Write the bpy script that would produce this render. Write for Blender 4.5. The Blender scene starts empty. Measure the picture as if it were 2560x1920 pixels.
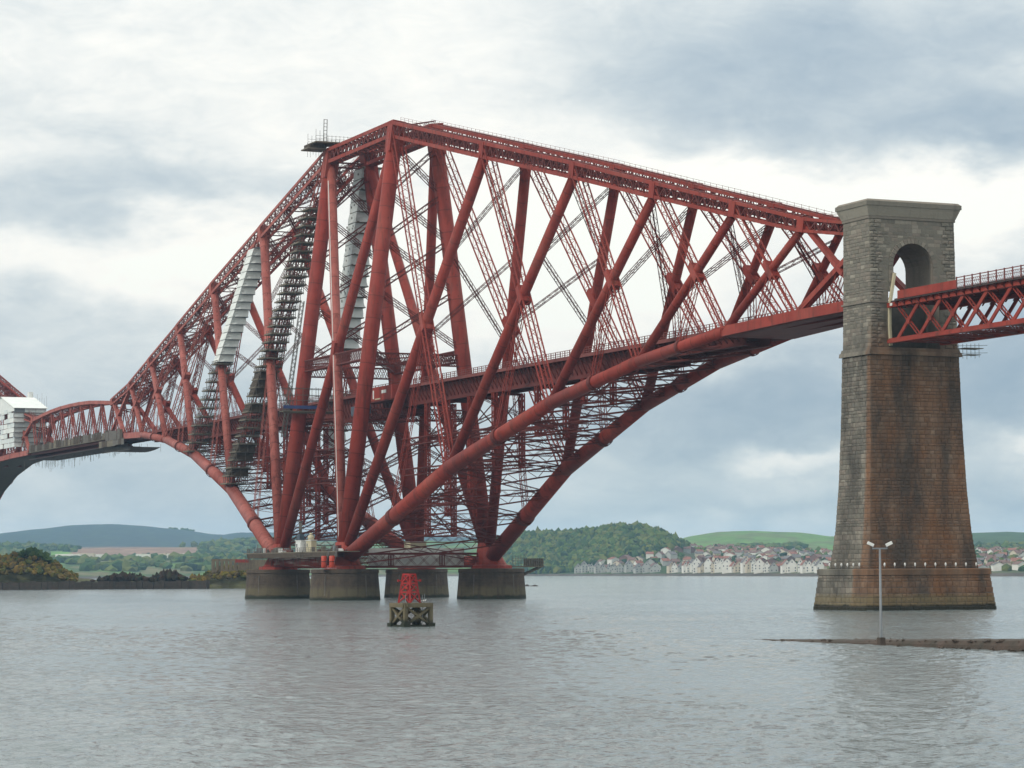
import bpy, math, random
from mathutils import Vector as V, Matrix, noise as mnoise
random.seed(7)
R = random.Random(11)
S = bpy.context.scene

# ------------------------------------------------------------------ camera
CAM = V((592.94, -228.63, 6.68)); YAW = 2.72422741; PITCH = 0.07063758; ROLL = -0.00496653; FPX = 6592.3
_f = V((math.cos(PITCH)*math.cos(YAW), math.cos(PITCH)*math.sin(YAW), math.sin(PITCH)))
_r0 = V((math.sin(YAW), -math.cos(YAW), 0.0)); _u0 = _r0.cross(_f)
_r = math.cos(ROLL)*_r0 + math.sin(ROLL)*_u0
_u = -math.sin(ROLL)*_r0 + math.cos(ROLL)*_u0
cd = bpy.data.cameras.new('camera'); cam = bpy.data.objects.new('camera', cd); S.collection.objects.link(cam)
cam.matrix_world = Matrix(((_r.x, _u.x, -_f.x, CAM.x), (_r.y, _u.y, -_f.y, CAM.y), (_r.z, _u.z, -_f.z, CAM.z), (0, 0, 0, 1)))
cd.sensor_width = 36.0; cd.lens = FPX/2560*36.0; cd.clip_start = 1.0; cd.clip_end = 60000
S.camera = cam

def ray(px, py):                      # viewing direction through a photograph pixel (2560x1920)
    return (_r*((px-1280)/FPX) - _u*((py-960)/FPX) + _f)
def at_d(px, py, d):                  # the point at ground distance d
    r = ray(px, py); return CAM + r*(d/math.hypot(r.x, r.y))
def at_x(px, py, x):
    r = ray(px, py); return CAM + r*((x-CAM.x)/r.x)
def at_y(px, py, y):
    r = ray(px, py); return CAM + r*((y-CAM.y)/r.y)

# ------------------------------------------------------------------ sky
SUN_EL, SUN_AZ = math.radians(34), math.atan2(-0.95, 0.12)     # direction towards the sun (world xy angle)
W = bpy.data.worlds.new('World'); S.world = W; W.use_nodes = True
nt = W.node_tree; N = nt.nodes; L = nt.links; N.clear()
def wn(t, **k):
    n = N.new(t)
    for a, b in k.items(): setattr(n, a, b)
    return n
def wm(op, a, b=None, c=None):
    n = wn('ShaderNodeMath', operation=op)
    for i, x in enumerate((a, b, c)):
        if x is None: continue
        if isinstance(x, (int, float)): n.inputs[i].default_value = x
        else: L.new(x, n.inputs[i])
    return n.outputs[0]
sky = wn('ShaderNodeTexSky', sky_type='NISHITA', sun_disc=False)
sky.sun_elevation = SUN_EL; sky.sun_rotation = math.pi/2 - SUN_AZ
tc = wn('ShaderNodeTexCoord')
mp = wn('ShaderNodeVectorRotate', rotation_type='Z_AXIS'); mp.inputs['Angle'].default_value = -YAW
L.new(tc.outputs['Generated'], mp.inputs['Vector'])
sx = wn('ShaderNodeSeparateXYZ'); L.new(mp.outputs[0], sx.inputs[0])
az = wm('MULTIPLY', wm('ARCTAN2', sx.outputs['Y'], sx.outputs['X']), -1.0)   # + to the right of the view
el = wm('ARCSINE', sx.outputs['Z'])
cb = wn('ShaderNodeCombineXYZ'); L.new(az, cb.inputs[0]); L.new(wm('MULTIPLY', el, 2.1), cb.inputs[1])
def wnoise(scale, detail, rough, dist, off):
    m = wn('ShaderNodeVectorMath', operation='ADD'); m.inputs[1].default_value = off
    L.new(cb.outputs[0], m.inputs[0])
    n = wn('ShaderNodeTexNoise'); n.inputs['Scale'].default_value = scale; n.inputs['Detail'].default_value = detail
    n.inputs['Roughness'].default_value = rough; n.inputs['Distortion'].default_value = dist
    L.new(m.outputs[0], n.inputs['Vector']); return n.outputs['Fac']
n1 = wnoise(9.0, 9, .55, .5, (3.1, .7, 1.3)); n2 = wnoise(26.0, 8, .6, .7, (1.7, 5.2, .2)); n3 = wnoise(15, 5, .55, .2, (8.2, 2.2, 4.4))
n4 = wnoise(70.0, 5, .6, .9, (4.4, 9.1, 2.6))
azd = wm('ADD', az, wm('MULTIPLY', wm('SUBTRACT', n1, .5), .10))
eld = wm('ADD', el, wm('MULTIPLY', wm('SUBTRACT', n3, .5), .055))
val = wm('ADD', .645, wm('ADD', wm('MULTIPLY', wm('SUBTRACT', n1, .5), .50), wm('ADD', wm('MULTIPLY', wm('SUBTRACT', n2, .5), .42), wm('MULTIPLY', wm('SUBTRACT', n4, .5), .16))))
K = 1/5696.0
for (x, y, a, b, h) in (        # cloud banks seen in the photograph
        (1830, 130, 480, 170, -.42), (2150, 320, 260, 70, -.34), (1650, 425, 330, 52, .46), (2120, 455, 200, 62, .44), (1500, 230, 200, 90, -.16),
        (1180, 560, 440, 210, .46), (330, 565, 330, 72, .46), (360, 395, 320, 62, -.22), (60, 420, 160, 60, -.06), (300, 150, 420, 150, .20),
        (1100, 120, 300, 150, .10), (1560, 890, 430, 120, -.44), (2170, 800, 210, 130, -.44), (1720, 985, 95, 26, .44), (2170, 985, 110, 34, .46),
        (300, 1000, 520, 170, -.14), (60, 700, 220, 90, -.12), (1700, 1110, 460, 45, -.22)):
    e1 = wm('POWER', wm('DIVIDE', wm('SUBTRACT', azd, (x-1106)*K), a*K), 2.0)
    e2 = wm('POWER', wm('DIVIDE', wm('SUBTRACT', eld, (1232-y)*K), b*K), 2.0)
    g = wm('POWER', 2.718, wm('MULTIPLY', wm('ADD', e1, e2), -.75))
    val = wm('ADD', val, wm('MULTIPLY', g, h))
cr = wn('ShaderNodeValToRGB'); L.new(val, cr.inputs[0])
cr.color_ramp.interpolation = 'B_SPLINE'
els = cr.color_ramp.elements
els[0].position = .05; els[0].color = (.30, .39, .475, 1); els[1].position = 1.0; els[1].color = (1.06, 1.02, .93, 1)
for p, c in ((.32, (.455, .53, .58)), (.55, (.645, .695, .70)), (.78, (.90, .90, .855))):
    e = els.new(p); e.color = (*c, 1)
# an overcast sky is brighter overhead than at the horizon
zb = wm('ADD', 1.0, wm('MULTIPLY', wm('POWER', wm('MAXIMUM', sx.outputs['Z'], 0.0), 1.0), .9))
sc_ = wn('ShaderNodeVectorMath', operation='SCALE'); L.new(cr.outputs[0], sc_.inputs[0]); L.new(wm('MULTIPLY', zb, 9.9), sc_.inputs['Scale'])
mx = wn('ShaderNodeMix', data_type='RGBA'); mx.inputs['Factor'].default_value = .94
L.new(sky.outputs[0], mx.inputs['A']); L.new(sc_.outputs[0], mx.inputs['B'])
bg = wn('ShaderNodeBackground'); bg.inputs['Strength'].default_value = .1; L.new(mx.outputs['Result'], bg.inputs['Color'])
wo = wn('ShaderNodeOutputWorld'); L.new(bg.outputs[0], wo.inputs['Surface'])

sl = bpy.data.lights.new('sun', 'SUN'); so = bpy.data.objects.new('sun', sl); S.collection.objects.link(so)
sl.energy = 1.5; sl.angle = math.radians(11); sl.color = (1.0, .95, .87)
sd = V((math.cos(SUN_AZ)*math.cos(SUN_EL), math.sin(SUN_AZ)*math.cos(SUN_EL), math.sin(SUN_EL)))
so.rotation_euler = sd.to_track_quat('Z', 'Y').to_euler()
S.view_settings.view_transform = 'Standard'; S.view_settings.look = 'None'; S.view_settings.exposure = 0.0; S.view_settings.gamma = 1.0
S.cycles.use_denoising = True
S.cycles.max_bounces = 6; S.cycles.volume_bounces = 1; S.cycles.transparent_max_bounces = 6

# ------------------------------------------------------------------ helpers
Z = V((0, 0, 1)); X = V((1, 0, 0)); Y = V((0, 1, 0))
WL = {}
def world_loc(o): return WL.get(o.name, V((0, 0, 0))) if o else V((0, 0, 0))
class MB:
    def __init__(s): s.v = []; s.f = []; s.sm = []; s.mi = []; s.m = 0; s.a = {}
    def face(s, idx, smooth=False): s.f.append(idx); s.sm.append(smooth); s.mi.append(s.m)
    def bar(s, p, q, w, h=None, ref=Z, caps=False):
        p = V(p); q = V(q); a = q-p
        if a.length < 1e-6: return
        a.normalize(); u = ref - a*ref.dot(a)
        if u.length < 1e-4: u = X - a*X.dot(a)
        if u.length < 1e-4: u = Y - a*Y.dot(a)
        u.normalize(); t = a.cross(u)
        h = w if h is None else h
        u = u*(h/2); t = t*(w/2); n = len(s.v)
        for e in (p, q):
            s.v += [e-u-t, e+u-t, e+u+t, e-u+t]
        for i in range(4):
            j = (i+1) % 4; s.face((n+i, n+j, n+4+j, n+4+i))
        if caps: s.face((n+3, n+2, n+1, n)); s.face((n+4, n+5, n+6, n+7))
    def box(s, c, d, rz=0, taper=1.0):
        c = V(c); cs, sn = math.cos(rz), math.sin(rz); n = len(s.v)
        for zz, k in ((-.5, 1.0), (.5, taper)):
            for x, y in ((-.5, -.5), (.5, -.5), (.5, .5), (-.5, .5)):
                x *= d[0]*k; y *= d[1]*k
                s.v.append(c + V((x*cs-y*sn, x*sn+y*cs, zz*d[2])))
        for i in range(4):
            j = (i+1) % 4; s.face((n+i, n+j, n+4+j, n+4+i))
        s.face((n+3, n+2, n+1, n)); s.face((n+4, n+5, n+6, n+7))
    def rings(s, prof, p, q, n=20, caps=True, smooth=True):     # prof: list of (t, radius) along p->q
        p = V(p); q = V(q); a = (q-p).normalized()
        u = Z - a*Z.dot(a)
        if u.length < 1e-3: u = X - a*X.dot(a)
        u.normalize(); t = a.cross(u); b0 = len(s.v)
        cs = [(math.cos(2*math.pi*i/n), math.sin(2*math.pi*i/n)) for i in range(n)]
        for k, r in prof:
            c = p.lerp(q, k)
            for x, y in cs: s.v.append(c + u*(x*r) + t*(y*r))
        for k in range(len(prof)-1):
            for i in range(n):
                j = (i+1) % n; o = b0+k*n
                s.face((o+i, o+j, o+n+j, o+n+i), smooth)
        if caps:
            s.face(tuple(b0+i for i in range(n))[::-1]); o = b0+(len(prof)-1)*n; s.face(tuple(o+i for i in range(n)))
    def tube(s, p, q, r0, r1=None, n=20, strap=0, caps=True):
        r1 = r0 if r1 is None else r1; Ln = (V(q)-V(p)).length
        i0 = len(s.v); s.rings([(0, r0), (1, r1)], p, q, n, caps); off = (V(p).x*7.3+V(q).z*3.1) % 200
        for i in range(n): s.a[i0+i] = 10+off; s.a[i0+n+i] = 10+off+Ln
        if strap:                                   # riveted cover straps round the tube
            k = max(1, int(Ln/strap)); e = .2/Ln
            for i in range(1, k):
                t = i/k; r = r0+(r1-r0)*t+.02
                s.rings([(t-e, r), (t+e, r)], p, q, n, False)
    def grid(s, rows, smooth=True, close=False):
        b = len(s.v); m = len(rows[0])
        for r in rows: s.v += [V(x) for x in r]
        for i in range(len(rows)-1):
            for j in range(m if close else m-1):
                k = (j+1) % m
                s.face((b+i*m+j, b+i*m+k, b+(i+1)*m+k, b+(i+1)*m+j), smooth)
    def build(s, name, mat, parent=None, **props):
        o0 = world_loc(parent); me = bpy.data.meshes.new(name)
        me.from_pydata([tuple(x-o0) for x in s.v] if o0.length else [tuple(x) for x in s.v], [], s.f)
        me.polygons.foreach_set('use_smooth', s.sm)
        mats = mat if isinstance(mat, (list, tuple)) else [mat]
        for m in mats: me.materials.append(M[m] if isinstance(m, str) else m)
        if len(mats) > 1: me.polygons.foreach_set('material_index', s.mi)
        if s.a:
            at_ = me.attributes.new('along', 'FLOAT', 'POINT'); at_.data.foreach_set('value', [s.a.get(i, 0.0) for i in range(len(s.v))])
        me.update()
        o = bpy.data.objects.new(name, me); S.collection.objects.link(o)
        if parent: o.parent = parent
        WL[o.name] = o0
        for k, x in props.items(): o[k] = x
        return o
def thing(name, label, cat, loc=(0, 0, 0), group=None):
    o = bpy.data.objects.new(name, None); S.collection.objects.link(o); o.location = loc; WL[o.name] = V(loc)
    o.empty_display_size = 1; o['label'] = label; o['category'] = cat
    if group: o['group'] = group
    return o
def tag(o, label, cat, group=None):
    o['label'] = label; o['category'] = cat
    if group: o['group'] = group
    return o
def recentre(o):                      # put a one-mesh thing's origin at its base
    vs = o.data.vertices; c = V((0, 0, 0)); zmin = 1e9
    for v in vs: c += v.co; zmin = min(zmin, v.co.z)
    c /= max(1, len(vs)); c.z = zmin
    for v in vs: v.co -= c
    o.location = c; WL[o.name] = c; return o
def frame(a, ref):
    u = (ref - a*ref.dot(a))
    if u.length < 1e-3: u = X - a*X.dot(a)
    u.normalize(); return u, a.cross(u)
def lattice(mb, ml, p, q, w, d, ref=Y, bar=.2, lac=.1, w1=None, d1=None, pitch=None, faces='wd', cross=False):
    """box girder of four corner bars (mb) laced on its faces (ml); w along ref, d across it"""
    p = V(p); q = V(q); a = q-p; Ln = a.length; a.normalize(); u, t = frame(a, ref)
    w1 = w if w1 is None else w1; d1 = d if d1 is None else d1
    def c(k, su, st): return p.lerp(q, k) + u*(su*(w+(w1-w)*k)/2) + t*(st*(d+(d1-d)*k)/2)
    for su in (-1, 1):
        for st in (-1, 1): mb.bar(c(0, su, st), c(1, su, st), bar, bar, u)
    n = max(2, int(Ln/(pitch or max(w, .6)*.9)))
    for k in range(n):
        k0, k1 = k/n, (k+1)/n; s = 1 if k % 2 else -1
        if 'w' in faces:
            for st in (-1, 1):
                ml.bar(c(k0, s, st), c(k1, -s, st), lac, lac*.5, t)
                if cross: ml.bar(c(k0, -s, st), c(k1, s, st), lac, lac*.5, t)
        if 'd' in faces:
            for su in (-1, 1):
                ml.bar(c(k0, su, s), c(k1, su, -s), lac, lac*.5, u)
                if cross: ml.bar(c(k0, su, -s), c(k1, su, s), lac, lac*.5, u)
def lattice_part(name, parent, mat='red', lacing='lacing', **k):
    for (p, q) in k.pop('segs'):                    # every girder is a part of its own, its lacing a sub-part
        a = MB(); b = MB(); lattice(a, b, p, q, **k)
        o = a.build(name, mat, parent); b.build(lacing, mat, o, kind='stuff')

# ------------------------------------------------------------------ materials
M = {}
def mat(name, base, rough=.6, var=None, scale=.5, detail=6, bump=0, bscale=None, spec=.4, metal=0, extra=None, coord='Object', stretch=(1, 1, 1)):
    m = bpy.data.materials.new(name); m.use_nodes = True; t = m.node_tree; b = t.nodes['Principled BSDF']; ln = t.links
    b.inputs['Roughness'].default_value = rough; b.inputs['Specular IOR Level'].default_value = spec; b.inputs['Metallic'].default_value = metal
    b.inputs['Base Color'].default_value = (*base, 1)
    geo = t.nodes.new('ShaderNodeNewGeometry'); src = geo.outputs['Position']
    mpn = t.nodes.new('ShaderNodeMapping'); mpn.inputs['Scale'].default_value = stretch; ln.new(src, mpn.inputs['Vector'])
    col = None
    if var:
        n = t.nodes.new('ShaderNodeTexNoise'); n.inputs['Scale'].default_value = scale; n.inputs['Detail'].default_value = detail; n.inputs['Roughness'].default_value = .65
        ln.new(mpn.outputs[0], n.inputs['Vector'])
        r = t.nodes.new('ShaderNodeValToRGB'); ln.new(n.outputs['Fac'], r.inputs[0])
        r.color_ramp.elements[0].position = .3; r.color_ramp.elements[1].position = .7
        r.color_ramp.elements[0].color = (*base, 1); r.color_ramp.elements[1].color = (*var, 1); col = r.outputs[0]
    if extra: col = extra(t, ln, geo, col, b)
    if col: ln.new(col, b.inputs['Base Color'])
    if bump:
        n = t.nodes.new('ShaderNodeTexNoise'); n.inputs['Scale'].default_value = bscale or scale*4; n.inputs['Detail'].default_value = 8
        ln.new(mpn.outputs[0], n.inputs['Vector']); bp = t.nodes.new('ShaderNodeBump'); bp.inputs['Strength'].default_value = bump; bp.inputs['Distance'].default_value = .1
        ln.new(n.outputs['Fac'], bp.inputs['Height']); ln.new(bp.outputs[0], b.inputs['Normal'])
    M[name] = m; return m
def mixc(t, ln, fac, a, bcol, mode='MIX'):
    x = t.nodes.new('ShaderNodeMix'); x.data_type = 'RGBA'; x.blend_type = mode
    if isinstance(fac, float): x.inputs['Factor'].default_value = fac
    else: ln.new(fac, x.inputs['Factor'])
    if isinstance(a, tuple): x.inputs['A'].default_value = (*a, 1)
    else: ln.new(a, x.inputs['A'])
    if isinstance(bcol, tuple): x.inputs['B'].default_value = (*bcol, 1)
    else: ln.new(bcol, x.inputs['B'])
    return x.outputs['Result']
def mrange(t, ln, v, a, b, c=0.0, d=1.0):
    x = t.nodes.new('ShaderNodeMapRange'); ln.new(v, x.inputs[0])
    for i, q in enumerate((a, b, c, d)): x.inputs[i+1].default_value = q
    return x.outputs[0]
def tnoise(t, ln, geo, scale, stretch=(1, 1, 1), detail=6):
    mpn = t.nodes.new('ShaderNodeMapping'); mpn.inputs['Scale'].default_value = stretch; ln.new(geo.outputs['Position'], mpn.inputs['Vector'])
    n = t.nodes.new('ShaderNodeTexNoise'); n.inputs['Scale'].default_value = scale; n.inputs['Detail'].default_value = detail; n.inputs['Roughness'].default_value = .6
    ln.new(mpn.outputs[0], n.inputs['Vector']); return n.outputs['Fac']
def rust(t, ln, geo, col, b):
    vo = t.nodes.new('ShaderNodeTexVoronoi'); vo.inputs['Scale'].default_value = .28; vo.distance = 'CHEBYCHEV'; ln.new(geo.outputs['Position'], vo.inputs['Vector'])
    sc3 = t.nodes.new('ShaderNodeSeparateColor'); ln.new(vo.outputs['Color'], sc3.inputs[0])
    col = mixc(t, ln, mrange(t, ln, sc3.outputs[0], 0, 1, 0, .35), col, (.15, .026, .018))      # plates painted in different years
    f = mrange(t, ln, tnoise(t, ln, geo, .9, (1, 1, .15)), .52, .68, 0, .8)
    c = mixc(t, ln, f, col, (.115, .030, .020))
    at = t.nodes.new('ShaderNodeAttribute'); at.attribute_name = 'along'
    def ma(op, a, b_=None):
        q = t.nodes.new('ShaderNodeMath'); q.operation = op; ln.new(a, q.inputs[0])
        if b_ is not None:
            if isinstance(b_, float): q.inputs[1].default_value = b_
            else: ln.new(b_, q.inputs[1])
        return q.outputs[0]
    k = ma('DIVIDE', at.outputs['Fac'], 5.3); fr = ma('FRACT', k); has = ma('GREATER_THAN', at.outputs['Fac'], 1.0)
    seam = ma('MULTIPLY', ma('LESS_THAN', ma('ABSOLUTE', ma('SUBTRACT', fr, .5)), .022), has)
    wn_ = t.nodes.new('ShaderNodeTexWhiteNoise'); wn_.noise_dimensions = '1D'; ln.new(ma('FLOOR', ma('ADD', k, .5)), wn_.inputs['W'])
    c = mixc(t, ln, ma('MULTIPLY', ma('MULTIPLY', wn_.outputs['Value'], has), .38), c, (.15, .024, .018))    # each length of plating weathers its own way
    c = mixc(t, ln, ma('MULTIPLY', seam, .6), c, (.09, .022, .016))                                         # riveted joint rings
    f2 = mrange(t, ln, tnoise(t, ln, geo, .10, (1, 1, .5), 3), .50, .70, 0, .24)
    return mixc(t, ln, f2, c, (.36, .125, .09))        # sun-bleached older paint
mat('red', (.245, .034, .024), .55, (.325, .054, .036), .35, extra=rust, spec=.15)
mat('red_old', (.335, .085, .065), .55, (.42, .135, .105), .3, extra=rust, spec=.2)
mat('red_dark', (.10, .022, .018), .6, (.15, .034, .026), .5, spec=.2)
mat('red_bright', (.36, .018, .017), .55, (.25, .018, .016), 2.5)
mat('rail_red', (.20, .055, .045), .6, (.15, .04, .034), .8)
mat('deck', (.07, .04, .036), .8, (.045, .032, .03), 1.2)
mat('scaf', (.16, .14, .115), .7, (.07, .062, .055), 1.5)
mat('board', (.11, .095, .07), .85, (.20, .17, .125), .8, stretch=(.4, .4, 2))
mat('netting', (.050, .034, .025), .9, (.085, .065, .045), .9)
mat('sheet', (.56, .60, .58), .55, (.70, .73, .70), .45, bump=.5, bscale=1.2)
mat('sheet_new', (.80, .81, .76), .5, (.66, .68, .64), .4, bump=.4, bscale=1.0)
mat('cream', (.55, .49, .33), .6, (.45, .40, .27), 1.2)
mat('white', (.78, .78, .74), .5, (.62, .62, .59), 2.0)
mat('blue_tarp', (.035, .05, .16), .6, (.05, .08, .20), .9)
mat('blue_steel', (.07, .10, .13), .6, (.05, .06, .08), .9)
mat('galv', (.21, .225, .235), .5, (.17, .18, .19), 2.0, metal=.2)
mat('glass', (.03, .04, .05), .1, None)
mat('orange', (.50, .05, .02), .5, (.38, .04, .018), 2)
def tide(t, ln, geo, col, b):
    sp = t.nodes.new('ShaderNodeSeparateXYZ'); ln.new(geo.outputs['Position'], sp.inputs[0])
    n = tnoise(t, ln, geo, .35, (1, 1, 1))
    ad = t.nodes.new('ShaderNodeMath'); ad.operation = 'MULTIPLY_ADD'; ln.new(n, ad.inputs[0]); ad.inputs[1].default_value = 1.6; ln.new(sp.outputs['Z'], ad.inputs[2])
    c = mixc(t, ln, mrange(t, ln, ad.outputs[0], 4.3, 3.2, 0, .8), col, (.115, .096, .052))
    c = mixc(t, ln, mrange(t, ln, ad.outputs[0], 1.95, 1.45), c, (.022, .026, .014))
    st = mrange(t, ln, tnoise(t, ln, geo, .8, (1, 1, .08)), .52, .70, 0, .75)
    return mixc(t, ln, st, c, (.045, .032, .024))
def courses(t, ln, geo, b, h=.62, w=1.5):
    pass
mat('granite', (.048, .035, .027), .85, (.095, .068, .046), .6, bump=1.0, bscale=2.2, extra=tide)
mat('concrete', (.22, .17, .11), .85, (.15, .12, .08), 1.0, bump=.4, bscale=4, extra=tide)
mat('slip', (.085, .058, .045), .9, (.045, .04, .03), .6, bump=.9, bscale=2.5)
def stonemat(name, src):
    def ex(t, ln, geo, col, b):
        if src == 'object':
            oi = t.nodes.new('ShaderNodeObjectInfo'); rnd = oi.outputs['Random']
        else:
            at = t.nodes.new('ShaderNodeAttribute'); at.attribute_name = 'tint'; rnd = at.outputs['Fac']
        r = t.nodes.new('ShaderNodeValToRGB'); ln.new(rnd, r.inputs[0])
        e = r.color_ramp.elements; e[0].color = (.12, .11, .09, 1); e[1].color = (.34, .31, .25, 1)
        for p, c in ((.25, (.19, .175, .14)), (.5, (.165, .15, .125)), (.75, (.22, .18, .145))):
            k = e.new(p); k.color = (*c, 1)
        c = mixc(t, ln, .35, r.outputs[0], col)
        sp = t.nodes.new('ShaderNodeSeparateXYZ'); ln.new(geo.outputs['Position'], sp.inputs[0])
        # brown iron and lichen staining on the south face below the viaduct bearing
        n = tnoise(t, ln, geo, .12, (1, 1, .5), 5)
        fx = mrange(t, ln, sp.outputs['X'], 234.6, 235.3); fz = mrange(t, ln, sp.outputs['Z'], 47, 38)
        def mul(a, b_):
            m = t.nodes.new('ShaderNodeMath'); m.operation = 'MULTIPLY'
            ln.new(a, m.inputs[0])
            if isinstance(b_, float): m.inputs[1].default_value = b_
            else: ln.new(b_, m.inputs[1])
            return m.outputs[0]
        st = mul(mul(fx, fz), mrange(t, ln, n, .25, .6, .6, 1.0))
        c = mixc(t, ln, st, c, mixc(t, ln, .62, c, (.235, .098, .036), 'MIX'))
        n5 = tnoise(t, ln, geo, .3, (1, 1, .6), 6)
        c = mixc(t, ln, mul(mul(st, .6), mrange(t, ln, n5, .4, .62)), c, (.19, .074, .024))
        # grime: black weathering on the west face and rain streaks
        g = mul(mrange(t, ln, tnoise(t, ln, geo, .25, (1, 1, .3)), .40, .64), mrange(t, ln, sp.outputs['Z'], 52, 40))
        c = mixc(t, ln, mul(g, .8), c, (.05, .046, .04))
        s2 = mrange(t, ln, tnoise(t, ln, geo, .7, (1, 1, .05)), .56, .72, 0, .38)
        c = mixc(t, ln, s2, c, (.055, .05, .044))
        # tide mark
        n3 = tnoise(t, ln, geo, .4)
        ad = t.nodes.new('ShaderNodeMath'); ad.operation = 'MULTIPLY_ADD'; ln.new(n3, ad.inputs[0]); ad.inputs[1].default_value = 1.0; ln.new(sp.outputs['Z'], ad.inputs[2])
        c = mixc(t, ln, mrange(t, ln, ad.outputs[0], 3.4, 2.6, 0, .7), c, (.17, .135, .07))
        c = mixc(t, ln, mrange(t, ln, ad.outputs[0], 1.75, 1.35), c, (.03, .028, .018))
        return c
    mat(name, (.15, .14, .12), .9, (.24, .215, .17), 1.1, bump=.6, bscale=3.0, extra=ex, spec=.2)
stonemat('stone', 'object'); stonemat('stone_mass', 'attr')
mat('mortar', (.10, .085, .068), .95, (.06, .05, .042), .8)

# ------------------------------------------------------------------ water and far land
wm_ = bpy.data.materials.new('water'); wm_.use_nodes = True; t = wm_.node_tree; b = t.nodes['Principled BSDF']
b.inputs['Base Color'].default_value = (.185, .215, .218, 1); b.inputs['Roughness'].default_value = .10; b.inputs['IOR'].default_value = 1.333
geo = t.nodes.new('ShaderNodeNewGeometry'); prev = None
patch = t.nodes.new('ShaderNodeTexNoise'); patch.inputs['Scale'].default_value = .018; patch.inputs['Detail'].default_value = 5; patch.inputs['Distortion'].default_value = 1.5
t.links.new(geo.outputs['Position'], patch.inputs['Vector'])
pr = t.nodes.new('ShaderNodeMapRange'); t.links.new(patch.outputs['Fac'], pr.inputs[0]); pr.inputs[1].default_value = .3; pr.inputs[2].default_value = .7; pr.inputs[3].default_value = .45; pr.inputs[4].default_value = 1.2
sp_ = t.nodes.new('ShaderNodeSeparateXYZ'); t.links.new(geo.outputs['Position'], sp_.inputs[0])
def tm_(op, a, b_=None):
    q = t.nodes.new('ShaderNodeMath'); q.operation = op; q.use_clamp = False
    for i_, x_ in enumerate((a, b_)):
        if x_ is None: continue
        if isinstance(x_, (int, float)): q.inputs[i_].default_value = x_
        else: t.links.new(x_, q.inputs[i_])
    return q.outputs[0]
SA, SB = (383.0, -109.0), (318.0, -166.0)      # smooth current line trailing off the slipway's tip
sd_ = V((SB[0]-SA[0], SB[1]-SA[1])).normalized(); sn_ = (-sd_[1], sd_[0])
al = tm_('ADD', tm_('MULTIPLY', tm_('SUBTRACT', sp_.outputs['X'], SA[0]), sd_[0]), tm_('MULTIPLY', tm_('SUBTRACT', sp_.outputs['Y'], SA[1]), sd_[1]))
ac = tm_('ADD', tm_('MULTIPLY', tm_('SUBTRACT', sp_.outputs['X'], SA[0]), sn_[0]), tm_('MULTIPLY', tm_('SUBTRACT', sp_.outputs['Y'], SA[1]), sn_[1]))
ac = tm_('ADD', ac, tm_('MULTIPLY', tm_('SUBTRACT', patch.outputs['Fac'], .5), 9.0))
g1 = tm_('POWER', 2.718, tm_('MULTIPLY', tm_('POWER', tm_('DIVIDE', ac, 1.6), 2.0), -1.0))
g2 = tm_('MULTIPLY', tm_('GREATER_THAN', al, -6.0), tm_('LESS_THAN', al, 78.0))
slick = tm_('SUBTRACT', 1.0, tm_('MULTIPLY', tm_('MULTIPLY', g1, g2), .85))
amp = tm_('MULTIPLY', pr.outputs[0], slick)
for sc, dist, stg, rot in ((.11, .7, .5, .5), (.5, .4, .9, .9), (1.4, .26, 1.0, 1.3), (4.0, .11, 1.0, .2)):
    mpn = t.nodes.new('ShaderNodeMapping'); mpn.inputs['Rotation'].default_value = (0, 0, rot); mpn.inputs['Scale'].default_value = (1, .75, 1)
    t.links.new(geo.outputs['Position'], mpn.inputs['Vector'])
    n = t.nodes.new('ShaderNodeTexNoise'); n.inputs['Scale'].default_value = sc; n.inputs['Detail'].default_value = 3; n.inputs['Distortion'].default_value = .6
    t.links.new(mpn.outputs[0], n.inputs['Vector'])
    bp = t.nodes.new('ShaderNodeBump'); bp.inputs['Distance'].default_value = dist
    ms = t.nodes.new('ShaderNodeMath'); ms.operation = 'MULTIPLY'; t.links.new(amp, ms.inputs[0]); ms.inputs[1].default_value = stg
    t.links.new(ms.outputs[0], bp.inputs['Strength']); t.links.new(n.outputs['Fac'], bp.inputs['Height'])
    if prev: t.links.new(prev, bp.inputs['Normal'])
    prev = bp.outputs[0]
t.links.new(prev, b.inputs['Normal']); M['water'] = wm_
w = MB(); w.grid([[(-12700, -8800, 0), (780, -9000, 0)], [(-12700, 9200, 0), (780, 9500, 0)]], False)
w.build('water', 'water', kind='structure')

import numpy as np
rg = np.random.RandomState(5)
nr, nc = 660, 600
dist_ = 78.0*np.exp(np.linspace(0, math.log(950/78.0), nr)); ang = YAW-np.radians(np.linspace(-14.5, 14.5, nc))
GX = CAM.x+dist_[:, None]*np.cos(ang)[None, :]; GY = CAM.y+dist_[:, None]*np.sin(ang)[None, :]; GZ = np.zeros_like(GX)
for k in range(70):
    lam = .5*math.exp(rg.uniform(0, 2.0)); th = math.radians(200)+rg.normal(0, .75); kk = 2*math.pi/lam
    GZ += .0033*lam**.9*np.sin(kk*(GX*math.cos(th)+GY*math.sin(th))+rg.uniform(0, 6.28))
gust = sum(np.sin(GX*a_+GY*b_+c_) for a_, b_, c_ in ((.05, .03, 1), (-.03, .06, 2), (.021, -.045, .3), (.09, .02, 4)))/4
GZ *= (.85+.5*gust)
ed = np.minimum(np.minimum(np.arange(nr)[:, None]/12.0, (nr-1-np.arange(nr))[:, None]/200.0), np.minimum(np.arange(nc)[None, :]/12.0, (nc-1-np.arange(nc))[None, :]/12.0)); ed = np.clip(ed, 0, 1)
GZ = .006+ed*(.17+np.clip(GZ, -.16, .3))
vv = np.stack([GX, GY, GZ], -1).reshape(-1, 3); ii = np.arange(nr*nc).reshape(nr, nc)
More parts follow.
